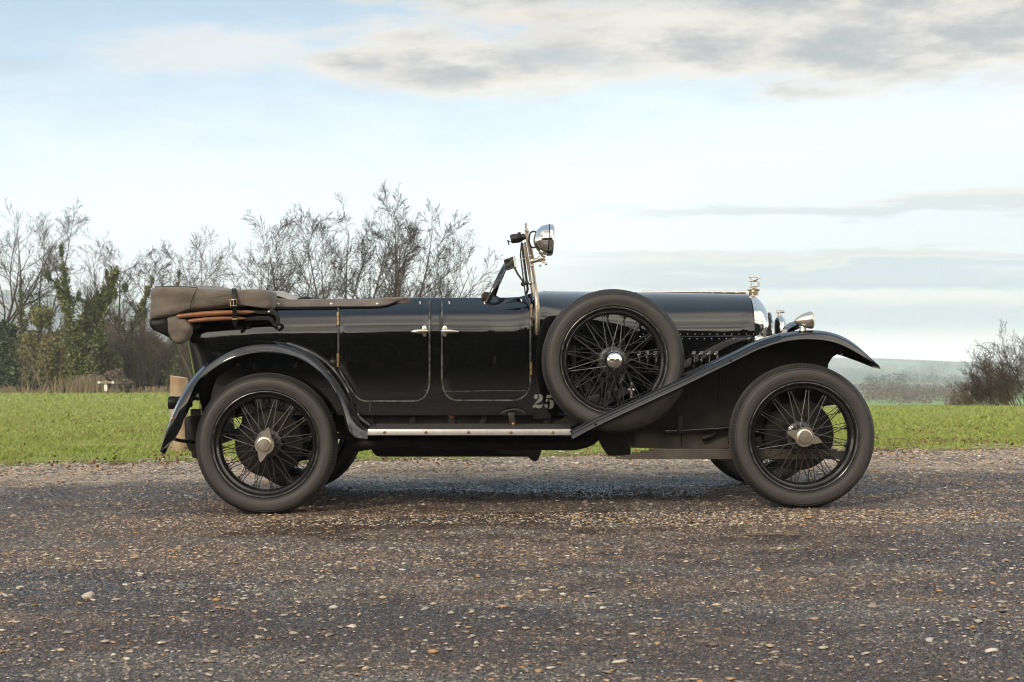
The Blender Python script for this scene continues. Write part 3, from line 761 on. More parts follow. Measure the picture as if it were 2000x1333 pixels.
UG = 'undergrowth at the foot of the left wood'
leafy_bush(51, 'evergreen_bush', -70, 30, 86, 690, 'glossy dark green bush at the lower left corner of the wood', M_ever, 9000, .12, group=UG, lumps=12)
leafy_bush(52, 'evergreen_bush', -60, 75, 93, 632, 'almost black evergreen bush behind the lower left corner bush', M_ever, 12000, .13, group=UG, lumps=16, flat=.6)
leafy_bush(53, 'ivy_thicket', 44, 130, 90, 592, 'tall olive green ivy thicket left of the twin trunked tree', M_olive, 11000, .10, group=UG, lumps=14, twig=M_bark_pale)
leafy_bush(54, 'ivy_thicket', 84, 158, 87, 636, 'lower yellow olive thicket with pale bare boughs in front of the tall one', M_olive, 8000, .09, group=UG, lumps=12, twig=M_bark_pale, flat=.4)
leafy_bush(55, 'evergreen_bush', 115, 210, 89, 618, 'dark green ivy mound round the foot of the twin trunked tree', M_ivy, 10000, .10, group=UG, lumps=14)
leafy_bush(56, 'ivy_thicket', 182, 236, 88, 672, 'green ivy mound at the foot of the leaning ivy tree', M_ivy, 6000, .09, group=UG, lumps=10)
twiggy_bush(57, 'bramble_bush', 215, 330, 92, 590, 'brown leafless thicket of arching twigs between the leaning tree and the car', M_twig_pale, nst=46, fan=.35, group=UG, r0=.045)
leafy_bush(58, 'evergreen_bush', 235, 335, 93.5, 645, 'dull dark green bush inside the brown thicket', M_ever, 6000, .11, group=UG, lumps=10)
twiggy_bush(59, 'bramble_bush', 305, 385, 94, 640, 'grey brown thicket of upright stems behind the wooden post', M_twig_pale, nst=60, fan=.05, dens=.7, group=UG, r0=.05, cat='bush')
twiggy_bush(60, 'bramble_bush', 10, 130, 84, 700, 'pale gnarled leafless scrub in front of the olive thicket', M_bark_pale, nst=9, fan=.8, dens=.55, group=UG, r0=.06)
leafy_bush(62, 'bramble_bush', 150, 262, 85, 722, 'low dark bramble bank behind the white signpost', M_brown, 6000, .08, group=UG, lumps=14, flat=.5)

def wood_floor():
    rg = np.random.default_rng(77); n = 52000
    Y = rg.uniform(94, 122, n); px = rg.uniform(-260, 470, n); x = X_at(px, Y)
    z = ground_z(x, Y); top = np.array([H_at(652+22*math.sin(p/37.0)+14*math.sin(p/13.0+1), yy) for p, yy in zip(px, Y)])
    q = np.stack([x, Y, z + (top-z)*rg.uniform(0, 1, n)**.8], -1)
    o = quad_mesh('wood_understorey', leaf_cloud(rg, q, .2, n, .15), 4, M_brown, kind='stuff')
    tag(o, 'dim tangle of brush and dead leaf deep inside the left wood', 'undergrowth')
    n = 3000; px = rg.uniform(-60, 345, n); Y = rg.uniform(82, 85.5, n); x = X_at(px, Y)
    k = rg.uniform(0, 1, n) < .15+.85*np.clip(np.sin(px/11.0)*.5+np.sin(px/29.0+2)*.6+.2, 0, 1); x, Y, px = x[k], Y[k], px[k]; n = len(x); z = ground_z(x, Y)
    h = rg.uniform(.35, 1.25, n)*np.where((px > 100) & (px < 205), .95, .38); l = rg.normal(0, .12, (n, 2))*h[:, None]; w = .022
    V = np.stack([np.stack([x-w, Y, z], -1), np.stack([x+w, Y, z], -1), np.stack([x+w*.5+l[:, 0], Y+l[:, 1], z+h], -1), np.stack([x-w*.5+l[:, 0], Y+l[:, 1], z+h], -1)], 1)
    o = quad_mesh('dry_grass', V, 4, M_reed, kind='stuff')
    tag(o, 'straw coloured tall dry grass along the foot of the left wood', 'dry grass')
wood_floor()
twiggy_bush(71, 'bare_bush', 1878, 2140, 42, 572, 'leafless brown bush on the brow of the hill at the right edge', M_bark, nst=54, lean=-.32, fan=.75, dens=.95, r0=.016, thick=.55, peak=.75)

twiggy_bush(72, 'bare_bush', 1842, 2000, 42.5, 700, 'low sprawl of brown leafless twigs spilling left from the foot of the tall bush', M_twig_pale, nst=44, lean=-.5, fan=.6, dens=.9, r0=.010, thick=.5, peak=.85)
twiggy_bush(73, 'bare_bush', 1935, 2120, 42.5, 690, 'dense tangle of brown twigs filling the foot of the tall bush', M_twig_pale, nst=34, lean=-.1, fan=.6, dens=.9, r0=.010, thick=.5, peak=.6)

def far_wood(seed, spec, label, m_=None):
    rg = np.random.default_rng(seed); Q = []
    for (px0, px1, Y, z_px, n, h) in spec:
        for _ in range(n):
            y = Y*rg.uniform(.9, 1.12); x = X_at(rg.uniform(px0, px1), y); z = G(x, y); hh = h*rg.uniform(.6, 1.2)
            m = 70; v = rg.normal(0, 1, (m, 3)); v /= np.linalg.norm(v, axis=1, keepdims=True); v[:, 2] = v[:, 2]*.9
            q = np.array([x, y, z+hh*.55]) + v*np.array([hh*.45, hh*.45, hh*.52])*np.cbrt(rg.uniform(.2, 1, m))[:, None]
            Q.append(leaf_cloud(rg, q, .1, m, hh*.06))
    o = quad_mesh('far_woodland', np.concatenate(Q), 4, m_ or M_brown, kind='stuff')
    tag(o, label, 'woodland')
far_wood(81, [(1690, 1900, 390, 0, 120, 4.6), (1600, 2200, 470, 0, 50, 3.2), (1500, 2400, 1100, 0, 70, 6), (1600, 2300, 1900, 0, 150, 9)],
         'hazy brown and blue woods in the valley beyond the right hand bush')

far_wood(82, [(1690, 1770, 820, 0, 40, 7), (1760, 1905, 1250, 0, 60, 9), (1650, 1840, 2300, 0, 130, 15), (1800, 2100, 2700, 0, 120, 16), (1400, 1700, 2000, 0, 80, 14)], 'dark tree clumps fading blue on the far valley fields', M_ever)

# hedge of tall trees on the camera side of the drive: out of frame, mirrored in the paint and chrome
def rear_wood():
    rg = np.random.default_rng(91); Q = []
    for i in range(192):
        x = -62 + 124*((i % 64)+rg.uniform(-.4, .4))/63; y = -43-5*(i//64)+rg.uniform(-2, 2); h = rg.uniform(9.5, 15.5)
        m = 800; v = rg.normal(0, 1, (m, 3)); v /= np.linalg.norm(v, axis=1, keepdims=True)
        q = np.array([x, y, h*.5]) + v*np.array([2.1, 1.5, h*.5])*np.cbrt(rg.uniform(.1, 1, m))[:, None]
        q[:, 2] = np.maximum(q[:, 2], .1); q[:m//3, 2] *= .45; Q.append(leaf_cloud(rg, q, .1, m, .62))
    o = quad_mesh('shelter_belt', np.concatenate(Q), 4, M_ever, kind='stuff')
    tag(o, 'dark line of evergreens on the near side of the drive, mirrored in the car paint', 'woodland')
rear_wood()

# ------------------------------------------------------------------ post, signpost, stone
def small_things():
    Y = 5.2; x, _, _ = P(349, 760, Y); z = G(x, Y)
    r = empty('wooden_post', (x, Y, z), 'round sawn timber post standing on the grass behind the rear wing', 'post')
    M_w = mat('weathered timber', (.44, .33, .215), rough=.8, c2=(.26, .15, .08), var=.75, vscale=5, bump=.4, bscale=30, bdist=.004)
    M_e = mat('sawn end grain', (.50, .38, .24), rough=.85, c2=(.36, .25, .14), var=.6, vscale=25)
    zt = H_at(737, Y); rr = .078
    m = MB(); rows = []
    for h in np.linspace(z-.1, zt, 14):
        rows.append([(x+math.cos(a)*rr*(1+.035*math.sin(a*3+h*2)+.02*math.sin(a*9)), Y+math.sin(a)*rr*(1+.03*math.sin(a*5+h*3)), h + (0 if h < zt-.01 else -.012*math.cos(a))) for a in np.linspace(0, 2*math.pi, 33)[:-1]])
    m.grid(rows, cv=True); m.build('post_shaft', M_w, r)
    m = MB(); m.prism([(x+math.cos(a)*rr*.985, Y+math.sin(a)*rr*.985, zt-.012*math.cos(a)-.004) for a in np.linspace(0, 2*math.pi, 33)[:-1]], (0, 0, .006)); m.build('sawn_top', M_e, r)
    Y = 79; x = X_at(207, Y); z = G(x, Y); zt = H_at(744, Y)
    r = empty('signpost', (x, Y, z), 'small white two armed signpost at the foot of the wood', 'signpost')
    M_p = mat('white paint', (.78, .76, .70), rough=.6); M_a = mat('weathered oak', (.30, .24, .16), rough=.8, c2=(.2, .15, .1), var=.6, vscale=4)
    m = MB(); m.box((x, Y, (z+zt)/2), (.055, .055, (zt-z)/2+.02), bev=.01); m.build('pole', M_a, r)
    m = MB(); m.box((x, Y-.062, z+(zt-z)*.47), (.085, .012, .17), bev=.004); m.build('notice_plate', M_p, r)
    for s in (-1, 1):
        m = MB(); m.box((x+s*.235, Y, zt-.10), (.17, .022, .065), bev=.005); a = m.build('sign_arm', M_a, r)
        m = MB(); m.lathe([(.001, -.03), (.07, -.028), (.075, 0), (.07, .028), (.001, .03)], (x+s*.40, Y, zt-.10), 'Y', 16); m.build('round_end', M_p, a)
    Yp = -2.15; x, _, _ = P(170, 968, Yp)
    M_s = mat('pale stone', (.50, .43, .35), rough=.8, c2=(.36, .29, .22), var=.6, vscale=30, bump=.4, bscale=70)
    # the photo's loose stone lies where the line of sight meets the road
    Yp = (CAM_Z+.02)*FPX/(1168-666.5)+CAM_Y; x, _, _ = P(171, 1168, Yp); zz = float(road_z(x, Yp))
    m = MB(); bm = bmesh.new(); bmesh.ops.create_icosphere(bm, subdivisions=3, radius=1)
    for v in bm.verts:
        q = v.co; k = 1+.16*math.sin(q.x*3+1)+.12*math.sin(q.y*5+q.z*3)+.08*math.sin(q.x*7+q.z*5)
        v.co = Vector((q.x*.026*k*(1.0-.3*q.x*0), q.y*.020*k, q.z*.013*k*(1+.5*q.x)))+Vector((x, Yp, zz+.012))
    m.from_bm(bm); o = m.build('stone', M_s); tag(o, 'pale loose stone lying alone on the drive at lower left', 'stone')
small_things()

# ------------------------------------------------------------------ the car
M_paint = mat('black cellulose paint', (.0016, .0018, .0017), rough=.5, coat=1.0, spec=.05, crough=.02, var=.5, vscale=9, bump=.05, bscale=4, bdist=.004)
M_wing = mat('black wing enamel', (.0022, .0022, .0022), rough=.5, coat=1.0, spec=.06, crough=.03, var=.5, vscale=8, bump=.09, bscale=7, bdist=.004)
M_dirty = mat('road dirty black', (.0085, .0075, .0065), rough=.6, spec=.3, c2=(.028, .022, .016), var=.55, vscale=11, bump=.3, bscale=40)
M_grime = mat('oily grey brown steel', (.015, .0135, .012), rough=.5, spec=.35, c2=(.042, .034, .026), var=.7, vscale=7, bump=.35, bscale=30)
M_tyre = mat('grey tyre rubber', (.026, .025, .024), rough=.62, c2=(.048, .045, .041), var=.7, vscale=11, bump=.15, bscale=120, bdist=.001)
M_rim = mat('gloss black rim enamel', (.008, .008, .008), rough=.25, coat=.8)
M_spoke = mat('black spoke enamel', (.040, .038, .036), rough=.35, spec=.5, coat=.3)
M_spoke2 = mat('dull spoke enamel', (.014, .013, .012), rough=.5, spec=.3)
M_nickel = mat('worn nickel', (.80, .72, .60), rough=.30, metal=1.0, c2=(.60, .50, .38), var=.4, vscale=14)
M_chrome = mat('polished nickel', (.78, .75, .70), rough=.07, metal=1.0, bump=.05, bscale=14, bdist=.002)
M_brass = mat('tarnished brass', (.40, .29, .15), rough=.4, metal=1.0, c2=(.20, .12, .06), var=.7, vscale=60)
M_gold = mat('bright brass', (.80, .62, .30), rough=.22, metal=1.0)
M_alu = mat('scuffed aluminium', (.78, .74, .68), rough=.42, metal=.85, c2=(.55, .50, .44), var=.4, vscale=25)
M_canvas = mat('brown grey hood cloth', (.105, .085, .066), rough=.85, c2=(.165, .137, .108), var=.85, vscale=7, bump=.6, bscale=260, bdist=.0018, sheen=.15)
M_cream = mat('pale tonneau cloth', (.40, .37, .32), rough=.9, var=.2, vscale=12, bump=.3, bscale=200)
M_leather = mat('black leather', (.010, .009, .008), spec=.25, rough=.5, bump=.3, bscale=160, bdist=.001)
M_tan = mat('brown leather', (.05, .028, .018), rough=.45, bump=.3, bscale=120, bdist=.001)
M_ash = mat('varnished ash', (.30, .125, .048), rough=.32, coat=.5, c2=(.15, .052, .022), var=.8, vscale=22)
M_steel = mat('dusty grey brown steel', (.055, .046, .036), rough=.55, c2=(.11, .09, .066), var=.7, vscale=7, bump=.35, bscale=30)
M_oldnickel = mat('tarnished nickel', (.55, .47, .37), rough=.34, metal=1.0, c2=(.30, .24, .17), var=.6, vscale=22)
M_rubber = mat('ribbed rubber matting', (.026, .024, .022), rough=.65, c2=(.05, .045, .038), var=.5, vscale=20)
M_pipe = mat('worn edge and rim glint', (.24, .235, .22), rough=.3, metal=.6, c2=(.03, .03, .03), var=.9, vscale=26)  # worn beads and lines; on the rim lip it paints a highlight
M_num = mat('old silver paint', (.23, .235, .20), rough=.6, c2=(.12, .12, .10), var=.6, vscale=70)
M_mesh = mat('dark wire guard', (.03, .03, .028), rough=.5, metal=.3)
M_glass = mat('windscreen glass', (.95, .97, .96), rough=.02, trans=1.0, ior=1.45)
M_mirror = mat('mirror glass', (.9, .9, .88), rough=.01, metal=1.0)
M_lens = mat('lamp lens', (.85, .86, .84), rough=.05, trans=.7, ior=1.5)
M_copper = mat('copper bolt', (.45, .22, .11), rough=.4, metal=1.0)

def tyre_rings():
    nt = M_tyre.node_tree; b = nt.nodes['Principled BSDF']; tc = nt.nodes.new('ShaderNodeTexCoord'); sp = nt.nodes.new('ShaderNodeSeparateXYZ'); nt.links.new(tc.outputs['Object'], sp.inputs[0])
    x, y, z = (E(nt, sp.outputs[i]) for i in range(3)); r = (x*x+z*z).sqrt()
    a = x._m('ARCTAN2', z)
    dirt = noise(nt, xyz(nt, r*60.0, a*2.2, 1.0), 1.0, 5, .6)
    lines = (1.0 - ((r-.3065).abs()).ss(.0006, .0022)) + (1.0 - ((r-.3625).abs()).ss(.0006, .0025)) + (1.0 - ((r-.3725).abs()).ss(.0006, .002)) + (1.0-((r-.3015).abs()).ss(.0004, .0016))
    old = b.inputs['Base Color'].links[0].from_socket
    c = mixc(nt, (lines*.75).clamp(), old, (.012, .011, .010, 1)); c = mixc(nt, ((r.ss(.300, .330))*(1.0-r.ss(.348, .374)))*(.3+dirt*.6), c, (.058, .053, .047, 1)); c = mixc(nt, dirt.ss(.48, .78)*.4, c, (.075, .067, .057, 1))
    notch_shade = ((a*140.0)._m('SINE')).ss(-.2, .2) * (1.0 - ((r-.3805).abs()).ss(.007, .010))  # dark stripes put the shading of the moulded notches into the colour
    c = mixc(nt, notch_shade*.75, c, (.010, .009, .008, 1))
    nt.links.new(c, b.inputs['Base Color'])
tyre_rings()
for m_ in (M_paint, M_wing): m_.node_tree.nodes['Principled BSDF'].inputs['Coat IOR'].default_value = 1.82
YC = 0.78                                   # centre line of the car
CAR_LOC = (P(1045, 860, YC)[0], YC, 0.0)
car = empty('vintage_car', CAR_LOC, 'black vintage open tourer car with wire wheels parked side on across the gravel drive', 'car')
def part(m, name, mt, parent=car, **k): return m.build(name, mt, parent if parent is not None else car, **k)
def pl(pts, n):
    """resample a photo polyline evenly with smooth interpolation"""
    A = np.array(pts, float); d = np.concatenate([[0], np.cumsum(np.linalg.norm(np.diff(A, axis=0), axis=1))]); d /= d[-1]
    T = np.gradient(A, d, axis=0); t = np.linspace(0, 1, n); o = []
    for s in t:
        i = min(np.searchsorted(d, s, 'right')-1, len(d)-2); h = d[i+1]-d[i]; u = (s-d[i])/h
        o.append((2*u**3-3*u**2+1)*A[i] + (u**3-2*u**2+u)*h*T[i] + (-2*u**3+3*u**2)*A[i+1] + (u**3-u**2)*h*T[i+1])
    return np.array(o)
def lerp_px(px, xs, ys): return float(np.interp(px, xs, ys))
def both(rows): 
    """mirror rows of points to the far side"""
    A = np.array(rows, float); B = A.copy(); B[..., 1] = 2*YC - B[..., 1]; return A, B

# body sides ---------------------------------------------------------
HW_X = [362, 363.5, 367, 378, 405, 440, 480, 540, 660, 960, 1040, 1060, 1100, 1160, 1245, 1462]
HW_V = [.42, .54, .580, .593, .599, .604, .608, .612, .62, .62, .612, .605, .560, .490, .425, .345]
def hw(px): return lerp_px(px, HW_X, HW_V)
def top_z(px): return P(0, lerp_px(px, [360, 540, 760, 1000, 1020, 1045], [600, 590, 586, 585, 583, 574]), .26)[2]
SILL = P(0, 801, .17)[2]
def body_y(px, z):
    """depth of the near body side at a photo column and height"""
    w = hw(px); zt = top_z(px); s = 1.0
    t = np.clip((z-(zt-.215))/.215, 0, 1); s -= .215*t**2.3
    b = np.clip((.66-z)/.30, 0, 1); s -= .030*b**2
    return YC - w*s
def B(px, py, off=0.0):
    """photo point -> on the near body side, off metres proud of it"""
    Y = .18
    for _ in range(6):
        x, _, z = P(px, py, Y); Y = body_y(px, z) - off
    return P(px, py, Y)

def make_body():
    m = MB(); pxs = [361.5, 362, 363, 365, 369, 376, 386, 398, 412, 430, 450, 475, 500, 540, 580, 620, 660, 700, 760, 820, 880, 940, 990, 1015, 1030, 1042]
    rows = []
    for px in pxs:
        zt = top_z(px); col = []
        for z in list(np.linspace(SILL-.03, zt-.215, 8)) + list(zt-.215+.215*np.linspace(.1, 1, 12)):
            Y = body_y(px, z); x = P(px, 700, YC-hw(px))[0]
            lean = (.042*np.clip((.97-z)/.2, 0, 2.0)) * np.clip((470-px)/110, 0, 1)
            col.append((x+lean, Y, z))
        e = col[-1]
        for a in (30, 75, 120, 170): col.append((e[0], e[1]+.016*(1-math.cos(R(a)))*.9+.004, e[2]+.012*math.sin(R(a))))
        col.append((e[0], e[1]+.05, e[2]-.05)); col.append((e[0], e[1]+.055, e[2]-.28))
        rows.append(col)
    A, Bm = both(rows); m.grid(A); m.grid(Bm)
    # closing panel across the tail
    a, b = A[0], Bm[0]; m.grid([a, b])
    body = part(m, 'body', M_paint, smooth=60)
    m = MB()   # floor, hidden inner tub
    m.box((P(700, 0, YC)[0], YC, SILL+.06), (1.0, .52, .01)); m.box((P(1038, 0, YC)[0], YC, .93), (.012, .53, .20)); part(m, 'interior_floor', M_leather, body)
    return body
body = make_body()

def make_cowl():
    """scuttle flowing from the body into the bonnet"""
    m = MB(); rows = []
    zt_c = P(0, 569.5, YC)[2]
    for px in [1040, 1046, 1054, 1064, 1080, 1100, 1125, 1155, 1190, 1220, 1249]:
        w = hw(px); x = P(px, 0, .3)[0] if px < 1150 else P(px, 0, .36)[0]
        zs = np.interp(px, [1040, 1100, 1250], [top_z(1040)-.19, P(0, 645, .28)[2], P(0, 657, .36)[2]])
        zt = zt_c + np.interp(px, [1040, 1046, 1060, 1250], [-.055, -.012, .002, -.004])
        ex = np.interp(px, [1040, 1100, 1250], [3.4, 2.7, 2.15]); col = []
        for z in np.linspace(SILL-.05, zs, 8): col.append((x, YC-w*(1-.03*np.clip((.66-z)/.3, 0, 1)**2), z))
        for a in np.linspace(0, math.pi/2, 22)[1:]:
            col.append((x, YC-w*max(math.cos(a), 0)**(2/ex), zs+(zt-zs)*math.sin(a)**(2/ex)))
        rows.append(col)
    A, Bm = both(rows); m.grid(A); m.grid(Bm)
    c = part(m, 'scuttle', M_paint, smooth=60); return c
make_cowl()

def make_bonnet():
    m = MB(); rows = []; side = []
    zs0 = P(0, 657, .37)[2]
    for px in np.linspace(1251, 1476, 15):
        w = hw(px); x = P(px, 0, .40)[0]; zt = P(0, np.interp(px, [1250, 1463], [571, 574.5]), YC)[2]; zs = zs0 + np.interp(px, [1250, 1463], [0, .004])
        col = [(x, YC-w*max(math.cos(a), 0)**.88, zs+(zt-zs)*math.sin(a)**.93) for a in np.linspace(0, math.pi/2, 26)]
        rows.append(col)
        side.append([(x, YC-w+.006+.0*q, z) for q, z in enumerate(np.linspace(SILL+.02, zs-.002, 6))])
    A, Bm = both(rows); m.grid(A); m.grid(Bm)
    bon = part(m, 'bonnet', M_paint, smooth=60)
    A, Bm = both(side); m = MB(); m.grid(A); sp = part(m, 'bonnet_side', M_paint); m = MB(); m.grid(Bm); part(m, 'bonnet_side', M_paint)
    m = MB()                                            # rolled joint and rivets
    for dy in (0,):
        pts = [(P(px, 0, .40)[0], YC-hw(px)-.002, zs0-.003) for px in np.linspace(1251, 1475, 20)]; m.tube(pts, .004, 6)
    part(m, 'joint_strip', M_paint, bon)
    m = MB()
    for i in range(16):
        px = 1256 + i*14.6
        for (py, o) in ((653, -.003), (662, .002)):
            x, _, z = P(px+(4 if py > 655 else 0), py, .38); m.ball((x, YC-hw(px)+(0.004 if py > 655 else -.001)-.002+(.002 if py < 655 else 0), z), .0031, 8, 5)
    r = part(m, 'rivets', M_nickel, bon); r.name = 'rivet'; r['kind'] = 'stuff'
    m = MB()
    pts = [P(px, np.interp(px, [1250, 1463], [571, 574]), YC) for px in np.linspace(1256, 1458, 12)]; m.tube([(p[0], p[1], p[2]+.004) for p in pts], .0065, 8)
    for px in np.linspace(1262, 1450, 9): 
        p = P(px, 572, YC); m.tube([(p[0]-.03, p[1], p[2]+.004), (p[0]+.03, p[1], p[2]+.004)], .008, 8)
    part(m, 'hinge', M_nickel, bon)
    for px in (1247, 1263, 1279, 1355, 1370, 1385.5, 1400):       # louvres, each pressed out of the side panel
        m = MB(); x, _, z0 = P(px, 729, .39); z1 = P(px, 686, .39)[2]; yy = YC-hw(px)+.006
        rows = []
        for t in np.linspace(0, 1, 12):
            z = z0+(z1-z0)*t; k = math.sin(math.pi*min(max(t, .0), 1))**.35
            rows.append([(x-.012, yy, z), (x-.009, yy-.012*k, z), (x-.002, yy-.016*k, z), (x+.006, yy-.011*k, z), (x+.012, yy-.001, z)])
        m.grid(rows); part(m, 'louvre', M_paint, sp)
make_bonnet()

def make_radiator():
    """nickel shell with a rounded front"""
    m = MB(); rows = []
    zb = P(0, 672, .42)[2]; zt = P(0, 577, YC)[2]; zsb = P(0, 640, .42)[2]
    def sect(s):
        col = []
        # front edge runs back towards the foot
        w = .342*(1-.02*s)-.055*s**4*0.6; zt_ = zt - .02*s - .145*s**3.2*.62
        for i in range(34):
            u = i/33
            if u < .30: z = zb + (zsb-zb)*(u/.30); y = YC-w; tt = 0
            else:
                a = (u-.30)/.70*math.pi/2; y = YC-w*max(math.cos(a), 0)**.80; z = zsb+(zt_-zsb)*math.sin(a)**.90; tt = math.sin(a)
            xr = P(1475.0, 0, .42)[0]
            xf = P(np.interp(z, [zb, zb+.03, zsb, zsb+.10, zt-.05, zt], [1502, 1503, 1505.5, 1511, 1511, 1509]), 0, .42)[0]
            bul = math.sin(math.pi*s)*.006
            col.append((xr+(xf-xr)*s, y-bul*(1-tt), z+bul*tt))
        return col
    for s in np.linspace(0, 1, 12): rows.append(sect(s))
    e = np.array(rows[-1]); ins = e.copy(); ins[:, 1] += (YC-ins[:, 1])*.10; ins[:, 0] += .006; ins[:, 2] = ins[:, 2]-.018*((e[:, 2]-zb)/(zt-zb)); rows.append(ins.tolist())
    ins2 = ins.copy(); ins2[:, 0] -= .02; rows.append(ins2.tolist())
    A, Bm = both(rows); m.grid(A); m.grid(Bm)
    sh = part(m, 'radiator_shell', M_chrome, smooth=50)
    m = MB(); xf = P(1513, 0, .45)[0]; xb = P(1499, 0, .45)[0]; z0 = zb; z1 = P(0, 611, .45)[2]
    nrib = 26                                              # stone guard: bowed box of wires
    for i in range(nrib):
        z = z0+(z1-z0)*i/(nrib-1); k = .298*(1-.25*(i/(nrib-1))**4); xk = xf - .010*(1-(i/(nrib-1)))-.0
        m.tube([(xb, YC-k, z), (xk-.006, YC-k, z), (xk, YC-k+.02, z), (xk+.004, YC, z), (xk, YC+k-.02, z), (xk-.006, YC+k, z), (xb, YC+k, z)], .0026, 5)
    m.grid([[(xb-.004, YC-.292, z0), (xb-.004, YC+.292, z0)], [(xb-.004, YC-.292, z1-.02), (xb-.004, YC+.292, z1-.02)]])
    m.box(((xb+xf)/2-.004, YC, (z0+z1)/2-.01), ((xf-xb)/2-.010, .288, (z1-z0)/2-.012), bev=.004)
    part(m, 'grille', M_mesh)
    m = MB(); x, _, z = P(1472, 573, YC); k = (YC-CAM_Y)/FPX     # filler cap
    m.lathe([(.001, -.012), (.028, -.012), (.030, .006), (.024, .010), (.030, .012), (.034, .016), (.037, .020), (.037, .026), (.020, .030), (.012, .034), (.016, .040), (.016, .043), (.001, .044)], (x, YC, z-.002), 'Z', 28)
    cap = part(m, 'filler_cap', M_nickel)
    m = MB()                                              # the letter and the flying wings on the cap
    q = lambda px, py: P(px, py, YC)
    f = lambda a: [q(1400+u/7.404, 520+v/7.404) for u, v in a]
    m.tube(f([(490, 158), (498, 200), (500, 250), (494, 308)]), .0038, 8)
    m.tube(f([(462, 160), (500, 157), (560, 155), (588, 170), (582, 196), (560, 212), (530, 218), (502, 219)]), .0034, 8)
    m.tube(f([(502, 219), (560, 216), (600, 232), (613, 262), (598, 292), (560, 304), (476, 310)]), .0036, 8)
    m.tube(f([(500, 314), (575, 314)]), .004, 8); m.tube(f([(535, 312), (535, 345)]), .006, 8)
    wing = f([(455, 226), (500, 212), (560, 188), (600, 176), (642, 172), (600, 192), (560, 226), (540, 234), (520, 226)])
    m.prism([(p[0], p[1]-.008, p[2]) for p in wing], (0, .016, 0), bev=.002)
    part(m, 'mascot', M_nickel, cap)
    for s in (-1, 1):                                     # headlamp in front of the guard
        m = MB(); x0 = P(1514, 0, .60)[0]; zc = P(0, 650, .60)[2]; yc = YC+s*.20
        m.lathe([(.001, -.004), (.07, -.004), (.098, .006), (.106, .016), (.106, .030), (.100, .034), (.098, .038), (.085, .050), (.05, .060), (.001, .064)], (x0, yc, zc), 'X', 40)
        h = part(m, 'headlamp', M_chrome)
        if s > 0: continue
        m = MB(); m.tube([(x0+.004, yc, zc+.122), (x0+.05, yc, zc+.124)], [.010, .008], 10); m.tube([(x0+.02, yc, zc+.10), (x0+.02, yc, zc+.122)], .006, 8); part(m, 'lamp_vent', M_nickel, h)
    m = MB(); m.tube([(P(1480, 0, .5)[0], YC-.62, P(0, 672, .5)[2]), (P(1512, 0, .5)[0], YC, P(0, 690, .5)[2]), (P(1480, 0, .5)[0], YC+.62, P(0, 672, .5)[2])], .014, 10); part(m, 'lamp_bar', M_wing)
    m = MB(); p = P(1484, 667, .36); m.ball(p, .034, 20, 12, (1, .6, 1)); part(m, 'shell_foot', M_nickel, sh)
make_radiator()

# doors --------------------------------------------------------------
def make_door(name, rowsL, rowsR, hinge_px, handle):
    """rowsL / rowsR: photo outline left and right, top to bottom"""
    pys = np.unique(np.concatenate([np.linspace(586.5, 640, 12), np.linspace(640, 730, 8), np.linspace(730, 783, 14)]))
    yl, xl = zip(*[(b, a) for a, b in rowsL]); yr, xr = zip(*[(b, a) for a, b in rowsR])
    ylo = min(max(yl), max(yr))
    m = MB(); rows = []
    for py in pys[pys <= ylo]:
        a, b = np.interp(py, yl, xl), np.interp(py, yr, xr)
        us = np.linspace(0, 1, 22); row = []
        for u in us:
            edge = min(u, 1-u)*(b-a); o = .0040*min(1, edge/4.0)**.7 * (1 if py < ylo-2 else .4)
            row.append(B(a+(b-a)*u, py, o+.0005))
        rows.append(row)
    m.grid(rows, flip=True)
    d = part(m, name, M_paint, smooth=60)
    m = MB()                                               # raised bead round the opening
    loop = [(x, y) for x, y in zip(xl, yl)] + [(x, y) for x, y in zip(xr[::-1], yr[::-1])]
    P2 = []
    for i in range(len(loop)-1):
        n = max(2, int(math.hypot(loop[i+1][0]-loop[i][0], loop[i+1][1]-loop[i][1])/4))
        for t in np.linspace(0, 1, n, endpoint=False): P2.append((loop[i][0]*(1-t)+loop[i+1][0]*t, loop[i][1]*(1-t)+loop[i+1][1]*t))
    P2.append(loop[-1])
    m.tube([B(px, py, .005) for px, py in P2], .0050, 6)
    part(m, 'beading', M_pipe, d)
    for py in hinge_px[1:]:
        m = MB(); x = hinge_px[0]
        a, b = B(x, py-13, .010), B(x, py+13, .010)
        for t0, t1 in ((0, .31), (.34, .66), (.69, 1)):
            f = lambda t: tuple(a[i]*(1-t)+b[i]*t for i in range(3))
            m.tube([f(t0), f(t1)], .0085, 10)
        m.tube([a, b], .005, 8)
        part(m, 'door_hinge', M_brass, d)
    m = MB(); bx, by, tip = handle
    c = B(bx, by, .02); k = .00284; s = 1 if tip > bx else -1
    m.lathe([(.001, .018), (.016, .018), (.017, .012), (.013, .002), (.011, -.012), (.001, -.014)], (c[0], c[1], c[2]), 'Y', 18)
    plate = [B(bx+8*math.sin(a)*(.62), by+11*math.cos(a), .010) for a in np.linspace(0, 2*math.pi, 20)[:-1]]; m.prism(plate, (0, .012, 0), bev=.002)
    y = c[1]-.016
    L = (tip-bx)*k
    pts = [(c[0]-s*.022, y, c[2]), (c[0]-s*.010, y, c[2]), (c[0]+L*.15, y-.002, c[2]-.001), (c[0]+L*.5, y-.004, c[2]-.002), (c[0]+L*.85, y-.002, c[2]-.003), (c[0]+L, y, c[2]-.003)]
    m.tube(pts, [.004, .0105, .0125, .0120 if s < 0 else .009, .009 if s < 0 else .005, .003], 12)
    part(m, 'door_handle', M_nickel, d)
    return d
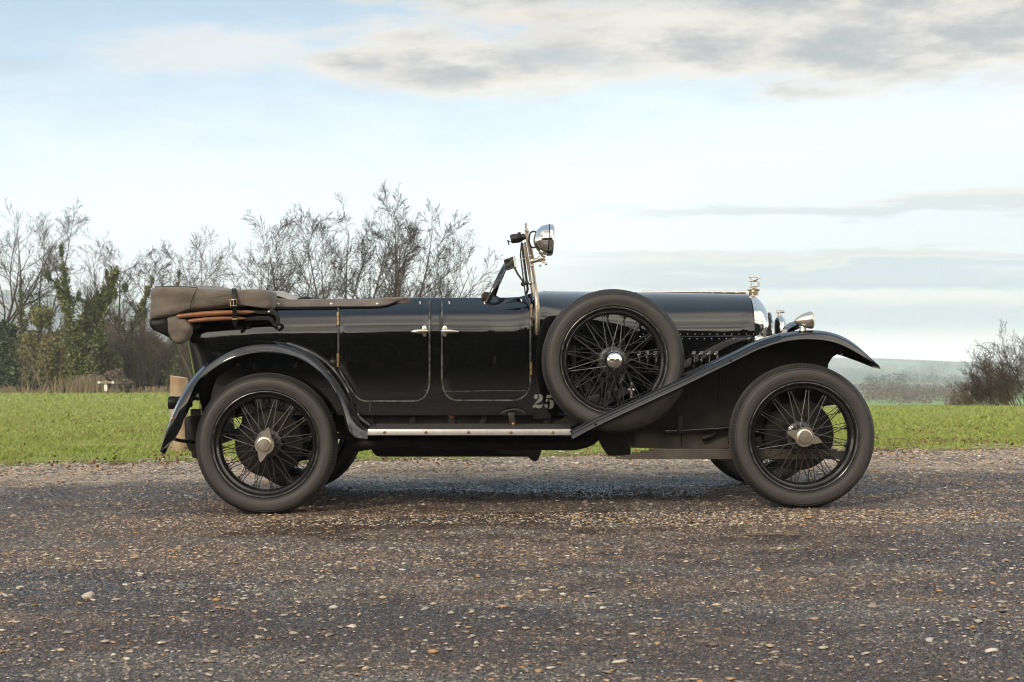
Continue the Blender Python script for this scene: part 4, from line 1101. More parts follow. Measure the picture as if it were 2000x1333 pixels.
make_door('rear_door', [(661, 587), (661, 714), (664, 724), (668, 733), (675, 744), (681, 755), (688, 765), (695, 774), (703, 781), (712, 784)],
          [(839, 587), (839, 745), (838, 757), (834, 769), (827, 778), (817, 783), (806, 784)], (660, 624, 704), (829, 647, 803))
make_door('front_door', [(863, 587), (863, 745), (866, 760), (871, 771), (879, 779), (890, 782.5)],
          [(1034, 583), (1036, 600), (1036, 750), (1033, 763), (1026, 773), (1017, 779), (1006, 782.5)], (1038, 609, 720), (869, 647, 897))
def body_trim():
    for px in (842.5, 859.5):
        m = MB(); m.tube([B(px, y, .004) for y in np.linspace(586, 750, 30)], .0035, 6); part(m, 'pillar_bead', M_wing, body)
    m = MB(); m.tube([B(a, b, .002) for a, b in [(722, 804), (724, 766), (727, 765), (760, 764.5), (800, 764), (838, 763)]], .0022, 6); part(m, 'coach_line', M_pipe, body)
    m = MB(); m.tube([B(a, 764-.6*math.sin(a/30), .009) for a in np.linspace(870, 1030, 24)], .0018, 6); part(m, 'coach_line', M_pipe, body)
    for px, py in ((820, 591), (877, 591), (946, 591), (1018, 586)):
        m = MB(); p = B(px, py, .012); m.ball(p, .006, 10, 6); m.tube([p, (p[0]+.004, p[1]-.006, p[2]-.010)], .0028, 6); part(m, 'hood_stud', M_nickel, body)
    f = lambda u, v: B(1000+u/12.115, 750+v/12.115, .0012)
    def glyph(polys):
        m = MB()
        for poly in polys:
            m.prism([f(*q) for q in poly], (0, .0010, 0))
        part(m, 'race_number', M_num, body, smooth=0)
    glyph([[(520, 290), (540, 255), (590, 243), (605, 252), (610, 330), (590, 355), (555, 365), (525, 345), (515, 318)],
           [(625, 245), (670, 246), (705, 262), (730, 300), (733, 350), (705, 400), (650, 438), (565, 470), (530, 472), (590, 410), (635, 350), (640, 295)],
           [(483, 562), (495, 520), (520, 495), (560, 487), (620, 494), (670, 502), (700, 492), (715, 475), (726, 480), (718, 535), (690, 570), (645, 583), (600, 574), (560, 560), (515, 562)]])
    glyph([[(822, 256), (860, 262), (905, 262), (942, 246), (932, 325), (900, 342), (805, 338)],
           [(806, 352), (832, 360), (860, 372), (856, 402), (818, 432), (788, 434)],
           [(763, 510), (772, 485), (800, 472), (832, 475), (850, 500), (846, 540), (836, 585), (800, 570), (770, 545)],
           [(884, 376), (930, 378), (965, 398), (985, 435), (993, 480), (985, 530), (962, 568), (925, 590), (862, 596), (878, 570), (892, 520), (896, 450)]])
body_trim()

# hood, tonneau, seats -------------------------------------------------
def pillow(m, outline, Y0, Y1, puff=.05, n=72, rise=None):
    O = pl(outline + [outline[0]], n+1)[:-1]; c = O.mean(0); rows = []
    lay = [(.25, Y0+puff*-.12), (.60, Y0-puff*.10), (.82, Y0), (.93, Y0+puff*.28), (.985, Y0+puff*.65), (1.0, Y0+puff*1.2)]
    for f, Y in lay: rows.append([P(*(c+(q-c)*f), .1)[:1] + (Y,) + P(*(c+(q-c)*f), .1)[2:] for q in O])
    last = rows[-1]; nm = 9
    for i in range(1, nm):
        t = i/nm; Y = Y0+puff*1.2+(Y1-Y0-2.4*puff)*t
        rows.append([(p[0], Y, p[2] + (rise(p, t) if rise else 0)) for p in last])
    for f, Y in lay[::-1]:
        rows.append([P(*(c+(q-c)*f), .1)[:1] + (Y0+Y1-Y,) + P(*(c+(q-c)*f), .1)[2:] for q in O])
    A = np.array(rows)
    w = .0030*np.sin(A[..., 2]*62-A[..., 0]*5+2.5*np.sin(A[..., 0]*7))+.0018*np.sin(A[..., 2]*110-A[..., 0]*16)+.0012*np.sin(A[..., 0]*70+A[..., 2]*20)
    A[..., 1] += w*np.where(A[..., 1] < YC, -1, 1)*np.clip((np.abs(A[..., 1]-YC)-.4)/.2, 0, 1)
    m.grid(A, cv=True); 
    for k in (0, len(A)-1):
        cc = A[k].mean(0); o = m.add([cc], []); base = o-1-(0)
        b0 = o-(len(A)-k)*n
        for j in range(n): m.f.append((o, b0+j, b0+(j+1) % n))
def make_hood():
    top = [(291, 571), (296, 564), (303, 561), (322, 560), (340, 559.5), (385, 562.5), (430, 565), (470, 565.5), (512, 565.5), (522, 567.5), (528, 576), (531, 590), (530.5, 600), (526, 604), (519, 601.5), (508, 597.5), (497, 596), (480, 596.5), (467, 598), (430, 601.5), (400, 604.5), (370, 607.5), (345, 614), (325, 621), (306, 623.5), (290, 622.5), (289, 610), (291, 595)]
    m = MB(); pillow(m, top, .085, 1.475, .055, 110, rise=lambda p, t: .030*math.sin(math.pi*t)*max(0, min(1, (p[2]-1.17)/.06))*max(0, 1-((p[0]+1.80)/.16)**2))
    hood = part(m, 'folded_hood', M_canvas, smooth=180)
    m = MB(); pillow(m, [(289, 623), (300, 623.5), (325, 620), (332, 640), (331, 661), (322, 657), (308, 650), (296, 644), (290, 634)], .10, 1.46, .035, 50); part(m, 'hood_flap', M_leather, hood, smooth=180)
    m = MB(); pillow(m, [(325, 621), (336, 617), (345, 616), (352, 622), (362, 624), (368, 630), (374, 640), (373, 649), (367, 661), (359, 669.5), (349, 673), (336, 669), (328, 655), (326, 640)], .085, .19, .04, 60); part(m, 'hood_pouch', M_canvas, hood, smooth=180)
    m = MB()                                                  # seams and piping
    s = lambda a, b, y: P(a, b, y)
    m.tube([(lambda p: (p[0], p[1], p[2]))(s(a, b, .070)) for a, b in pl([(386, 563), (379, 575), (374, 590), (370, 606)], 12)], .0022, 6); part(m, 'seam', M_leather, hood); m = MB()
    m.tube([s(a, b, y) for (a, b), y in zip(pl([(303, 561), (340, 559.5), (385, 562.5)], 10), [.135]*10)], .0025, 6); part(m, 'seam', M_leather, hood); m = MB()
    m.tube([s(a, b, .088) for a, b in pl([(326, 624), (327, 645), (332, 660), (338, 669)], 10)], .003, 6)
    part(m, 'seam', M_leather, hood)
    for (a, b, r) in (((346, 618.5), (499, 610), .0155), ((368, 628), (481, 622.5), .0125)):
        m = MB(); pts = []; rs = []
        for t in np.linspace(0, 1, 16):
            pts.append(P(a[0]+(b[0]-a[0])*t, a[1]+(b[1]-a[1])*t-2.2*math.sin(math.pi*t), .10+.01*t)); rs.append(r*(.78+.22*math.sin(math.pi*min(1, t*1.2+.1))) if t < .88 else r*(.9-(t-.88)*6.5))
        m.tube(pts, [max(q, .001) for q in rs], 14); part(m, 'hood_stick', M_ash)
    def arm(poly, y, th, nm='hood_iron'):
        m = MB(); m.prism([P(u, v, y) for u, v in poly], (0, th, 0), bev=.0015); part(m, nm, M_dirty, hood)
    arm([(480, 606), (500, 606.5), (524, 606), (530, 603.5), (538, 607), (544.5, 615), (547, 624), (545, 634), (540, 640), (535.5, 638.5), (534, 635), (539, 630), (540, 623), (537, 617), (530, 614.5), (520, 614), (500, 613.5)], .115, .010)
    arm([(478, 620.5), (500, 618), (522, 617.5), (530, 620), (536, 627), (537, 634), (533, 638), (530, 631), (525, 626.5), (517, 625.5), (500, 626), (478, 627)], .132, .008)
    m = MB(); m.ball(P(525, 609.5, .110), .008, 10, 6); part(m, 'pivot_bolt', M_nickel, hood)
    m = MB()                                                  # strap
    yz = [(.13, 563.5), (.085, 566), (.060, 573), (.052, 585), (.056, 596), (.070, 602), (.078, 612), (.080, 625), (.088, 633), (.094, 640)]
    rows = []
    for i, (y, py) in enumerate(yz):
        w0, w1 = (452.5, 461.5) if i < 9 else (456.5, 458.5); dx = i*.22
        rows.append([P(w0+dx, py, y), P((w0+w1)/2+dx, py, y-.002), P(w1+dx, py, y)])
    A = np.array(rows); Bk = A.copy(); Bk[..., 1] += .004; m.grid(A); m.grid(Bk, flip=True)
    st = part(m, 'hood_strap', M_leather)
    m = MB(); c = [(449.5, 585.5), (461.5, 585), (462.3, 597.5), (450.3, 598)]
    m.tube([P(a, b, .044) for a, b in c + [c[0], c[1]]], .0030, 8); m.tube([P(455.5, 586, .043), (P(456, 597, .044))], .002, 6); part(m, 'buckle', M_gold, st)
    m = MB(); m.tube([P(453.5, 624, .074), P(463.5, 623.5, .074)], .0028, 8); part(m, 'keeper', M_gold, st)
    m = MB(); c = [(377, 635.5), (387, 636.5), (386.5, 640), (377.5, 639)]; m.tube([P(a, b, .13) for a, b in c+c[:2]], .0022, 6)
    m.prism([P(a, b, .135) for a, b in [(369, 633), (388, 633.5), (391, 638), (385, 643), (376, 648), (371, 645)]], (0, .02, 0), bev=.003); part(m, 'pouch_buckle', M_leather, hood)
    # canvas band along the top of the rear body
    m = MB(); rows = []
    for px in np.linspace(526, 792, 46):
        yb = np.interp(px, [526, 740, 756, 775, 792], [599.5, 597.5, 595, 588.5, 583.5]); yt = np.interp(px, [526, 570, 700, 735, 760, 792], [583, 587, 586, 585, 582.5, 581.5])
        yt = min(yt, yb-.6); row = []
        for t in np.linspace(0, 1, 7):
            py = yb+(yt-yb)*t; q = B(px, max(py, 587), .011+.006*math.sin(math.pi*t)*(1+.4*math.sin(px*.19)))
            z = P(px, py, q[1])[2]; row.append((q[0], q[1], z))
        e = row[-1]; row.append((e[0], e[1]+.03, e[2]+.006)); row.append((e[0], e[1]+.10, e[2]-.01)); rows.append(row)
    A, Bm = both(rows); m.grid(A); m2 = MB(); m2.grid(Bm); part(m2, 'tonneau_band', M_canvas, smooth=180)
    band = part(m, 'tonneau_band', M_canvas, smooth=180)
    m = MB(); m.tube([B(px, np.interp(px, [526, 740, 756, 775, 792], [601, 599, 596.5, 590, 585])+.3, .012) for px in np.linspace(524, 792, 50)], .0055, 8); part(m, 'piping', M_leather, band)
    for px in (543, 647, 737):
        m = MB(); p = B(px, 594.5, .019); m.box(p, (.0075, .003, .0075), bev=.002); m.ball((p[0], p[1]-.003, p[2]), .0042, 10, 6); part(m, 'turn_button', M_alu, band)
    # pale cover sloping down behind the rear seat
    m = MB(); rows = []
    for y in np.linspace(.33, 1.23, 16):
        k = math.sin(math.pi*(y-.33)/.90); row = []
        for a, b in pl([(515, 571), (527, 570), (545, 575), (565, 581), (584, 585.5), (600, 590)], 14):
            x, _, z = P(a, b, .33); row.append((x, y, z+.018*k*max(0, 1-abs(a-530)/60)-.012*(1-k)**4))
        rows.append(row)
    m.grid(rows); part(m, 'tonneau_cover', M_cream, smooth=180)
    m = MB(); pillow(m, [(566, 581), (575, 577.5), (585, 576.3), (593, 577.5), (597, 583), (596, 600), (570, 600)], .34, 1.20, .06, 40); part(m, 'rear_seat', M_leather, smooth=180)
    m = MB(); pillow(m, [(742, 588), (747, 583), (760, 581.5), (785, 580.5), (797, 580.5), (802, 585), (800, 620), (742, 620)], .27, 1.29, .06, 40); part(m, 'front_seat', M_tan, smooth=180)
make_hood()

# wings ----------------------------------------------------------------
def wing(name, T, L, n, yin, crown, y0=-.022, flange=None):
    """T crest line, L outer lip line (photo polylines, same direction)"""
    T, L = pl(T, n), pl(L, n); m = MB(); rows = []
    for i in range(n):
        t, l = T[i], L[i]
        def at(f, y, up=0.0):
            a = P(t[0]+(l[0]-t[0])*f, t[1]+(l[1]-t[1])*f, y0+.01); d = P(l[0], l[1], y0+.01); c = P(t[0], t[1], y0+.01)
            v = Vector((c[0]-d[0], 0, c[2]-d[2])); v = v.normalized() if v.length > 1e-5 else Vector((0, 0, 1))
            return (a[0]+v.x*up, y, a[2]+v.z*up)
        k = min(1, i/9, (.3+(n-1-i)/5)) if name == 'rear_wing' else min(1, (n-1-i)/8)
        yi = y0+.012+.05*k+(yin-y0-.06)*(.02+.98*k); wk = .15+.85*k
        fl = (flange(i/(n-1)) if flange else .02); q_ = min(1, .22+i/18) if name == 'rear_wing' else 1
        rows.append([at(0, yi, -.010-fl), at(0, yi, -.006), at(0, (yi+y0)*.55, crown*k), at(0, y0+.010+.055*wk, crown*.75*k), at(.02, y0+.050*q_*wk, 0), at(.08, y0+.025*q_*wk), at(.20, y0+.0185*q_*wk), at(.42, y0+.0115*q_*wk), at(.66, y0+.0055*q_), at(.88, y0+.0005), at(.97, y0-.001), at(1.0, y0+.004), at(1.0, y0+.008),
                     at(.9, y0+.012), at(.5, y0+.010+.024*wk), at(.2, y0+.010+.055*wk, -.004*k), at(.12, y0+.012+.09*wk, -.008*k), at(.0, yi-.008, -.024), at(0, yi-.008, -.012-fl)])
    A, Bm = both(rows); m.grid(A, cv=True); n_ = A.shape[1]
    m.f.append(tuple(range(n_))); m.f.append(tuple(range((n-1)*n_, n*n_))[::-1])
    w = part(m, name, M_wing, smooth=50)
    m2 = MB(); m2.grid(Bm, cv=True); w2 = part(m2, name, M_wing, smooth=50)
    return w, w2
RT = [(313, 882), (321, 850), (332, 820), (351, 779), (379, 737), (420, 700), (457, 681), (495, 672), (532, 671.5), (570, 680), (607, 699), (637, 726), (664, 764), (679, 794), (690, 820), (702, 835), (719, 842)]
RL = [(314, 883), (341, 858), (356, 830), (364, 800), (394, 737), (431, 711), (455, 700), (485, 691), (532, 688), (577, 696), (617, 719), (643, 745), (662, 779), (673, 812), (681, 838), (694, 853), (718, 857)]
rear_w, rear_f = wing('rear_wing', RT, RL, 72, .24, .016)
FT = [(1113, 843), (1150, 824), (1200, 800), (1250, 777), (1300, 754), (1360, 727), (1427, 696), (1487, 668), (1525, 656), (1577, 649), (1619, 651), (1656, 664), (1690, 689), (1716, 714)]
FL = [(1118, 858), (1155, 838), (1205, 814), (1255, 791), (1305, 768), (1364, 740), (1430, 708), (1490, 680), (1541, 666), (1590, 663.5), (1634, 671), (1668, 687), (1697, 704), (1716.5, 715)]
front_w, front_f = wing('front_wing', FT, FL, 84, .25, .012, y0=-.030, flange=lambda t: .012+.05*max(0, 1-abs(t-.90)/.10))
def wing_extras():
    # bead along the rear wing, inner swage
    m = MB(); m.tube([(lambda p: (p[0], p[1]-.004, p[2]))(P(a, b, -.026)) for a, b in pl([(394, 737), (431, 711), (485, 691), (532, 688), (577, 696), (617, 719), (643, 745), (662, 779), (673, 812), (681, 838), (694, 853), (718, 857)], 50)], .005, 8); part(m, 'wing_edge', M_wing, rear_w)
    m = MB(); m.tube([P(a, b, .13) for a, b in pl([(560, 672), (600, 686), (640, 712), (672, 752), (690, 790), (702, 816), (722, 832)], 30)], [.012]*30, 8); part(m, 'wing_flange', M_wing, rear_w)
    # closing sheets between wing and body
    m = MB(); arch = pl([(372, 790), (384, 748), (420, 712), (457, 694), (495, 684), (532, 683), (570, 692), (607, 712), (640, 744), (664, 784), (680, 822), (700, 846), (722, 846), (724, 800), (690, 780), (560, 655), (420, 690), (376, 740)], 60)
    m.prism([P(a, b, .19) for a, b in arch[:-1]], (0, .01, 0)); part(m, 'wheel_arch', M_dirty, rear_w)
    m = MB(); m.ball(P(338, 818, -.012), .008, 10, 6); part(m, 'wing_bolt', M_copper, rear_w)
    # inner valance of the front wing
    for far in (0, 1):
        m = MB(); poly = [(1180, 815), (1300, 762), (1430, 702), (1490, 676), (1541, 662), (1590, 660), (1630, 668), (1655, 682), (1636, 692), (1626, 698), (1618, 711), (1614, 740), (1600, 800), (1560, 842), (1230, 842)]
        y = .21; pts = [P(a, b, y) for a, b in poly]
        if far: pts = [(p[0], 2*YC-p[1], p[2]) for p in pts]
        m.prism(pts, (0, .008*(-1 if far else 1), 0)); part(m, 'inner_valance', M_dirty, front_f if far else front_w)
    m = MB(); m.tube([P(1407, 722, .207), P(1402, 800, .207)], .006, 6); part(m, 'valance_rib', M_dirty, front_w)
    m = MB(); m.tube([(lambda p: (p[0], p[1]-.003, p[2]))(P(a, b, -.028)) for a, b in pl(FT[:9], 50)], .0035, 6); part(m, 'wing_bead', M_wing, front_w)
    for px, py in ((1427, 703), (1163, 829)):
        m = MB(); m.ball(P(px, py, -.030), .007, 10, 6); part(m, 'wing_bolt', M_grime, front_w)
    # well that takes the spare wheel
    c = P(1206, 703, .07); m = MB(); rows = []
    for r, y in ((.0, -.006), (.25, -.008), (.34, -.012), (.385, -.010), (.400, .0), (.406, .02), (.406, .15), (.395, .17), (0, .17)):
        row = []
        for a in np.linspace(R(196), R(336), 60):
            x, z = c[0]+r*math.cos(a), c[2]+r*math.sin(a)
            row.append((x, y, z))
        rows.append(row)
    A = np.array(rows)
    ln = lambda x: np.interp(x, [P(q[0], 0, 0)[0] for q in FL[:9]], [P(0, q[1]-5, 0)[2] for q in FL[:9]])
    A[..., 2] = np.minimum(A[..., 2], ln(A[..., 0])); m.grid(A); part(m, 'wheel_well', M_dirty, front_w, smooth=60)
wing_extras()

# running board ----------------------------------------------------------
def boards():
    z1 = P(0, 839.5, -.02)[2]; z2 = P(0, 829, .20)[2]; x0, x1 = P(719, 0, -.02)[0], P(1114, 0, -.02)[0]
    for far in (0, 1):
        my = (lambda y: 2*YC-y) if far else (lambda y: y)
        m = MB(); rows = []
        for x in np.linspace(x0, x1, 40): rows.append([(x, my(.205), z2-.03), (x, my(.205), z2), (x, my(.09), (z1+z2)/2+.002), (x, my(-.014), z1), (x, my(-.016), z1-.032), (x, my(.0), z1-.034), (x, my(.205), z2-.03)])
        m.grid(rows); m.f.append(tuple(range(7))); m.f.append(tuple(range(39*7, 40*7))[::-1])
        b = part(m, 'running_board', M_rubber)
        m = MB(); m.box(((x0+x1)/2, my(-.0195), z1-.0155), ((x1-x0)/2+.002, .003, .0155), bev=.0015); m.box(((x0+x1)/2, my(-.012), z1+.0015), ((x1-x0)/2+.002, .009, .0012)); part(m, 'edge_trim', M_alu, b)
        m = MB()
        for y in np.linspace(.02, .18, 9): m.box(((x0+x1)/2, my(y), z1+(z2-z1)*(y+.014)/.219+.0035), ((x1-x0)/2-.03, .004, .002))
        r = part(m, 'tread_rib', M_rubber, b); r['kind'] = 'stuff'
        if not far:
            for px in (751, 832, 915, 998, 1080):
                m = MB(); p = P(px, 845, -.0225); m.lathe([(.001, -.005), (.006, -.004), (.009, 0), (.009, .003)], p, 'Y', 12); part(m, 'bolt', M_brass, b)
            m = MB(); m.grid([[P(719, 839, -.018), P(737, 828, .2)], [P(723, 839.5, -.018), P(741, 828, .2)]]); a = part(m, 'board_end', M_grime, b)
    # valance behind the board with its brackets
    m = MB(); m.prism([P(a, b, .225) for a, b in [(690, 803), (1130, 806), (1130, 842), (690, 842)]], (0, .012, 0)); va = part(m, 'chassis_valance', M_grime)
    m = MB(); m.tube([P(1030, 809.5, .215), P(1125, 810, .215)], .004, 6); part(m, 'valance_edge', M_wing, va)
    for px, w in ((806, 6), (882, 7), (1068, 7)):
        m = MB(); a, b = P(px-w, 830, .21), P(px+w, 815, .21); m.box(((a[0]+b[0])/2, .214, (a[2]+b[2])/2), ((b[0]-a[0])/2, .012, (b[2]-a[2])/2+.004), bev=.003); part(m, 'board_bracket', M_grime, va)
    m = MB(); p = P(882, 814, .205); m.lathe([(.001, -.012), (.012, -.010), (.012, 0), (.020, .002), (.020, .015)], p, 'Y', 16); part(m, 'grease_nut', M_copper, va)
    m = MB()
    for px in (780, 797, 819, 828, 849, 904): m.lathe([(.001, -.004), (.007, -.003), (.009, .004)], P(px, 812.5, .222), 'Y', 10)
    o = part(m, 'bolt_head', M_dirty, va); o['kind'] = 'stuff'
    m = MB(); m.prism([P(a, b, .20) for a, b in [(936, 829), (940, 815), (946, 807), (951, 809), (949, 829)]], (0, .012, 0), bev=.002); part(m, 'small_lever', M_grime, va)
    m = MB(); m.tube([P(a, b, .12) for a, b in pl([(979, 809), (985, 805), (994, 802), (1006, 800.5), (1018, 803), (1026, 808.5)], 16)], [.006, .008, .009]+[.0075]*10+[.009, .009, .007], 10)
    m.prism([P(a, b, .115) for a, b in [(992, 806), (1004, 806), (1009, 830), (996, 831)]], (0, .03, 0), bev=.004); hl = part(m, 'brake_lever', M_grime, va)
    m = MB(); m.lathe([(.001, -.008), (.009, -.006), (.011, 0), (.011, .01)], P(1002.5, 829, .105), 'Y', 14); part(m, 'pivot_nut', M_copper, hl)
boards()

# under side -------------------------------------------------------------
def chassis():
    def slab(name, poly, y, d, mt, par=car, bev=0): 
        m = MB(); m.prism([P(a, b, y) for a, b in poly], (0, d, 0), bev=bev); return part(m, name, mt, par)
    fr = slab('chassis_frame', [(372, 800), (700, 800), (1180, 812), (1420, 838), (1480, 800), (1560, 770), (1640, 770), (1640, 790), (1560, 800), (1500, 850), (1420, 862), (1160, 860), (700, 862), (560, 800), (372, 830)], .36, .06, M_dirty)
    slab('chassis_frame', [(372, 800), (700, 800), (1180, 812), (1420, 838), (1560, 770), (1640, 770), (1640, 790), (1560, 800), (1420, 862), (1160, 860), (700, 862), (560, 800), (372, 830)], 1.14, .06, M_dirty)
    slab('undershield', [(722, 857), (1040, 857), (1042, 885), (1036, 893), (735, 893), (724, 880)], .40, .76, M_dirty, bev=.02)  # underbody slab, widened across the car to deepen the shade beneath
    slab('gearbox_cover', [(968, 862), (1056, 862), (1058, 880), (1052, 899), (1046, 903), (1036, 899), (1030, 890), (972, 886)], .30, .30, M_grime, bev=.012)
    m = MB(); m.tube([P(a, b, .30) for a, b in pl([(690, 872), (760, 862), (900, 868), (1000, 868), (1080, 868), (1130, 867), (1155, 858), (1172, 838), (1180, 815)], 40)], .035, 14); part(m, 'exhaust_pipe', M_dirty)
    slab('tool_box', [(1164, 840), (1232, 840), (1232, 891), (1188, 891), (1176, 872)], .24, .22, M_dirty, bev=.008)
    u = slab('undertray', [(1233, 843), (1422, 836), (1422, 875), (1380, 878), (1233, 875)], .26, .02, M_steel)
    slab('tray_flange', [(1233, 843), (1241, 843), (1241, 871), (1233, 871)], .252, .006, M_grime, u)
    slab('tray_seam', [(1330, 842), (1332, 842), (1332, 874), (1330, 874)], .255, .004, M_dirty, u)
    m = MB()
    for i in range(5):
        e = i*16
        m.box(((P(1205+e, 0, .12)[0]+P(1700-e, 0, .12)[0])/2, .165, P(0, 896-i*4.0, .12)[2]), ((P(1700-e, 0, .12)[0]-P(1205+e, 0, .12)[0])/2, .028, .0052), bev=.0012)
    s1 = part(m, 'leaf_spring', M_steel, fix=False)
    s2 = s1.copy(); COL.objects.link(s2); s2.location.y += 1.18; 
    m = MB(); m.tube([P(1298, 843, .20), P(1308, 843, .20)], .016, 12); m.tube([P(1306, 843, .20), P(1430, 836, .20)], .0075, 10); st = part(m, 'brake_rod', M_wing)
    slab('rod_bracket', [(1324, 814), (1335, 814), (1333, 846), (1323, 846)], .185, .012, M_grime, st, bev=.003)
    m = MB(); p = P(1388, 857, .24); m.tube([(p[0]-.05, p[1], p[2]), (p[0]+.02, p[1], p[2]+.02)], [.02, .012], 10); m.ball((p[0]+.02, p[1]-.01, p[2]+.03), .014, 10, 6); part(m, 'steering_joint', M_grime)
    slab('engine_sump', [(1240, 800), (1440, 800), (1440, 868), (1240, 868)], .45, .66, M_dirty)
    slab('fuel_tank', [(358, 815), (392, 812), (400, 880), (378, 885), (367, 882), (360, 860)], .28, 1.0, M_dirty, bev=.02)
    m = MB(); m.tube([P(341, 858, .10), P(352, 861, .14), (P(392, 866, .28))], .010, 8); part(m, 'wing_stay', M_grime)
    slab('tank_bracket', [(374, 880), (382, 880), (382, 896), (375, 893)], .28, .05, M_dirty)
    m = MB(); a = P(333.5, 787, .35); m.lathe([(.001, -.012), (.036, -.010), (.038, .0), (.036, .04), (.020, .07), (.001, .075)], (a[0], a[1], a[2]), 'X', 24); tl = part(m, 'tail_lamp', M_leather)
    m = MB(); m.tube([(a[0]+.03, a[1], a[2]), P(375, 792, .40)], .012, 8); part(m, 'lamp_stem', M_wing, tl)
    for px, py in ((517, 866), (1571, 855)):
        c = P(px, py, .0); m = MB(); m.tube([(c[0], .2, c[2]), (c[0], 2*YC-.2, c[2])], .045 if px < 800 else .030, 14)
        if px < 800: m.ball((c[0], YC, c[2]), .15, 20, 12)
        part(m, 'axle', M_dirty)
    for x_ in (420, 640):
        pass
    m = MB()
    for i in range(6):
        e = i*14; m.box(((P(395+e, 0, .3)[0]+P(690-e, 0, .3)[0])/2, .40, P(0, 858-i*4, .3)[2]), ((P(690-e, 0, .3)[0]-P(395+e, 0, .3)[0])/2, .028, .005))
    r1 = part(m, 'leaf_spring', M_grime, fix=False); r2 = r1.copy(); COL.objects.link(r2); r2.location.y += .78
chassis()

# wheels -----------------------------------------------------------------
RT_ = .3935
def tyre_mesh():
    K = 280; half = [(.284, .036), (.290, .020), (.300, .010), (.302, .0075), (.306, .0085), (.318, .0015), (.334, -.0015), (.350, -.0005), (.360, .0040), (.3615, .0025), (.3635, .0050), (.370, .0105), (.3715, .0092), (.374, .0130), (.380, .0200), (.3845, .0270), (.3885, .0350), (.3905, .0420), (.3890, .0440), (.3890, .0475), (.3920, .0490), (.3928, .0580), (.3908, .0595), (.3908, .0630), (.3935, .0645), (.3938, .0720)]
    prof = half + [(r, .144-y) for r, y in half[::-1]]
    rows = []
    for i, (r, y) in enumerate(prof):
        sh = (.376 < r < .3895) and (y < .043 or y > .101)
        ring = []
        for j in range(K):
            a = 2*math.pi*j/K; rr = r - (.0052 if sh and j % 2 else 0)
            ring.append((rr*math.cos(a), y, rr*math.sin(a)))
        rows.append(ring)
    A = np.array(rows); m = MB(); m.grid(A, cv=True); return m
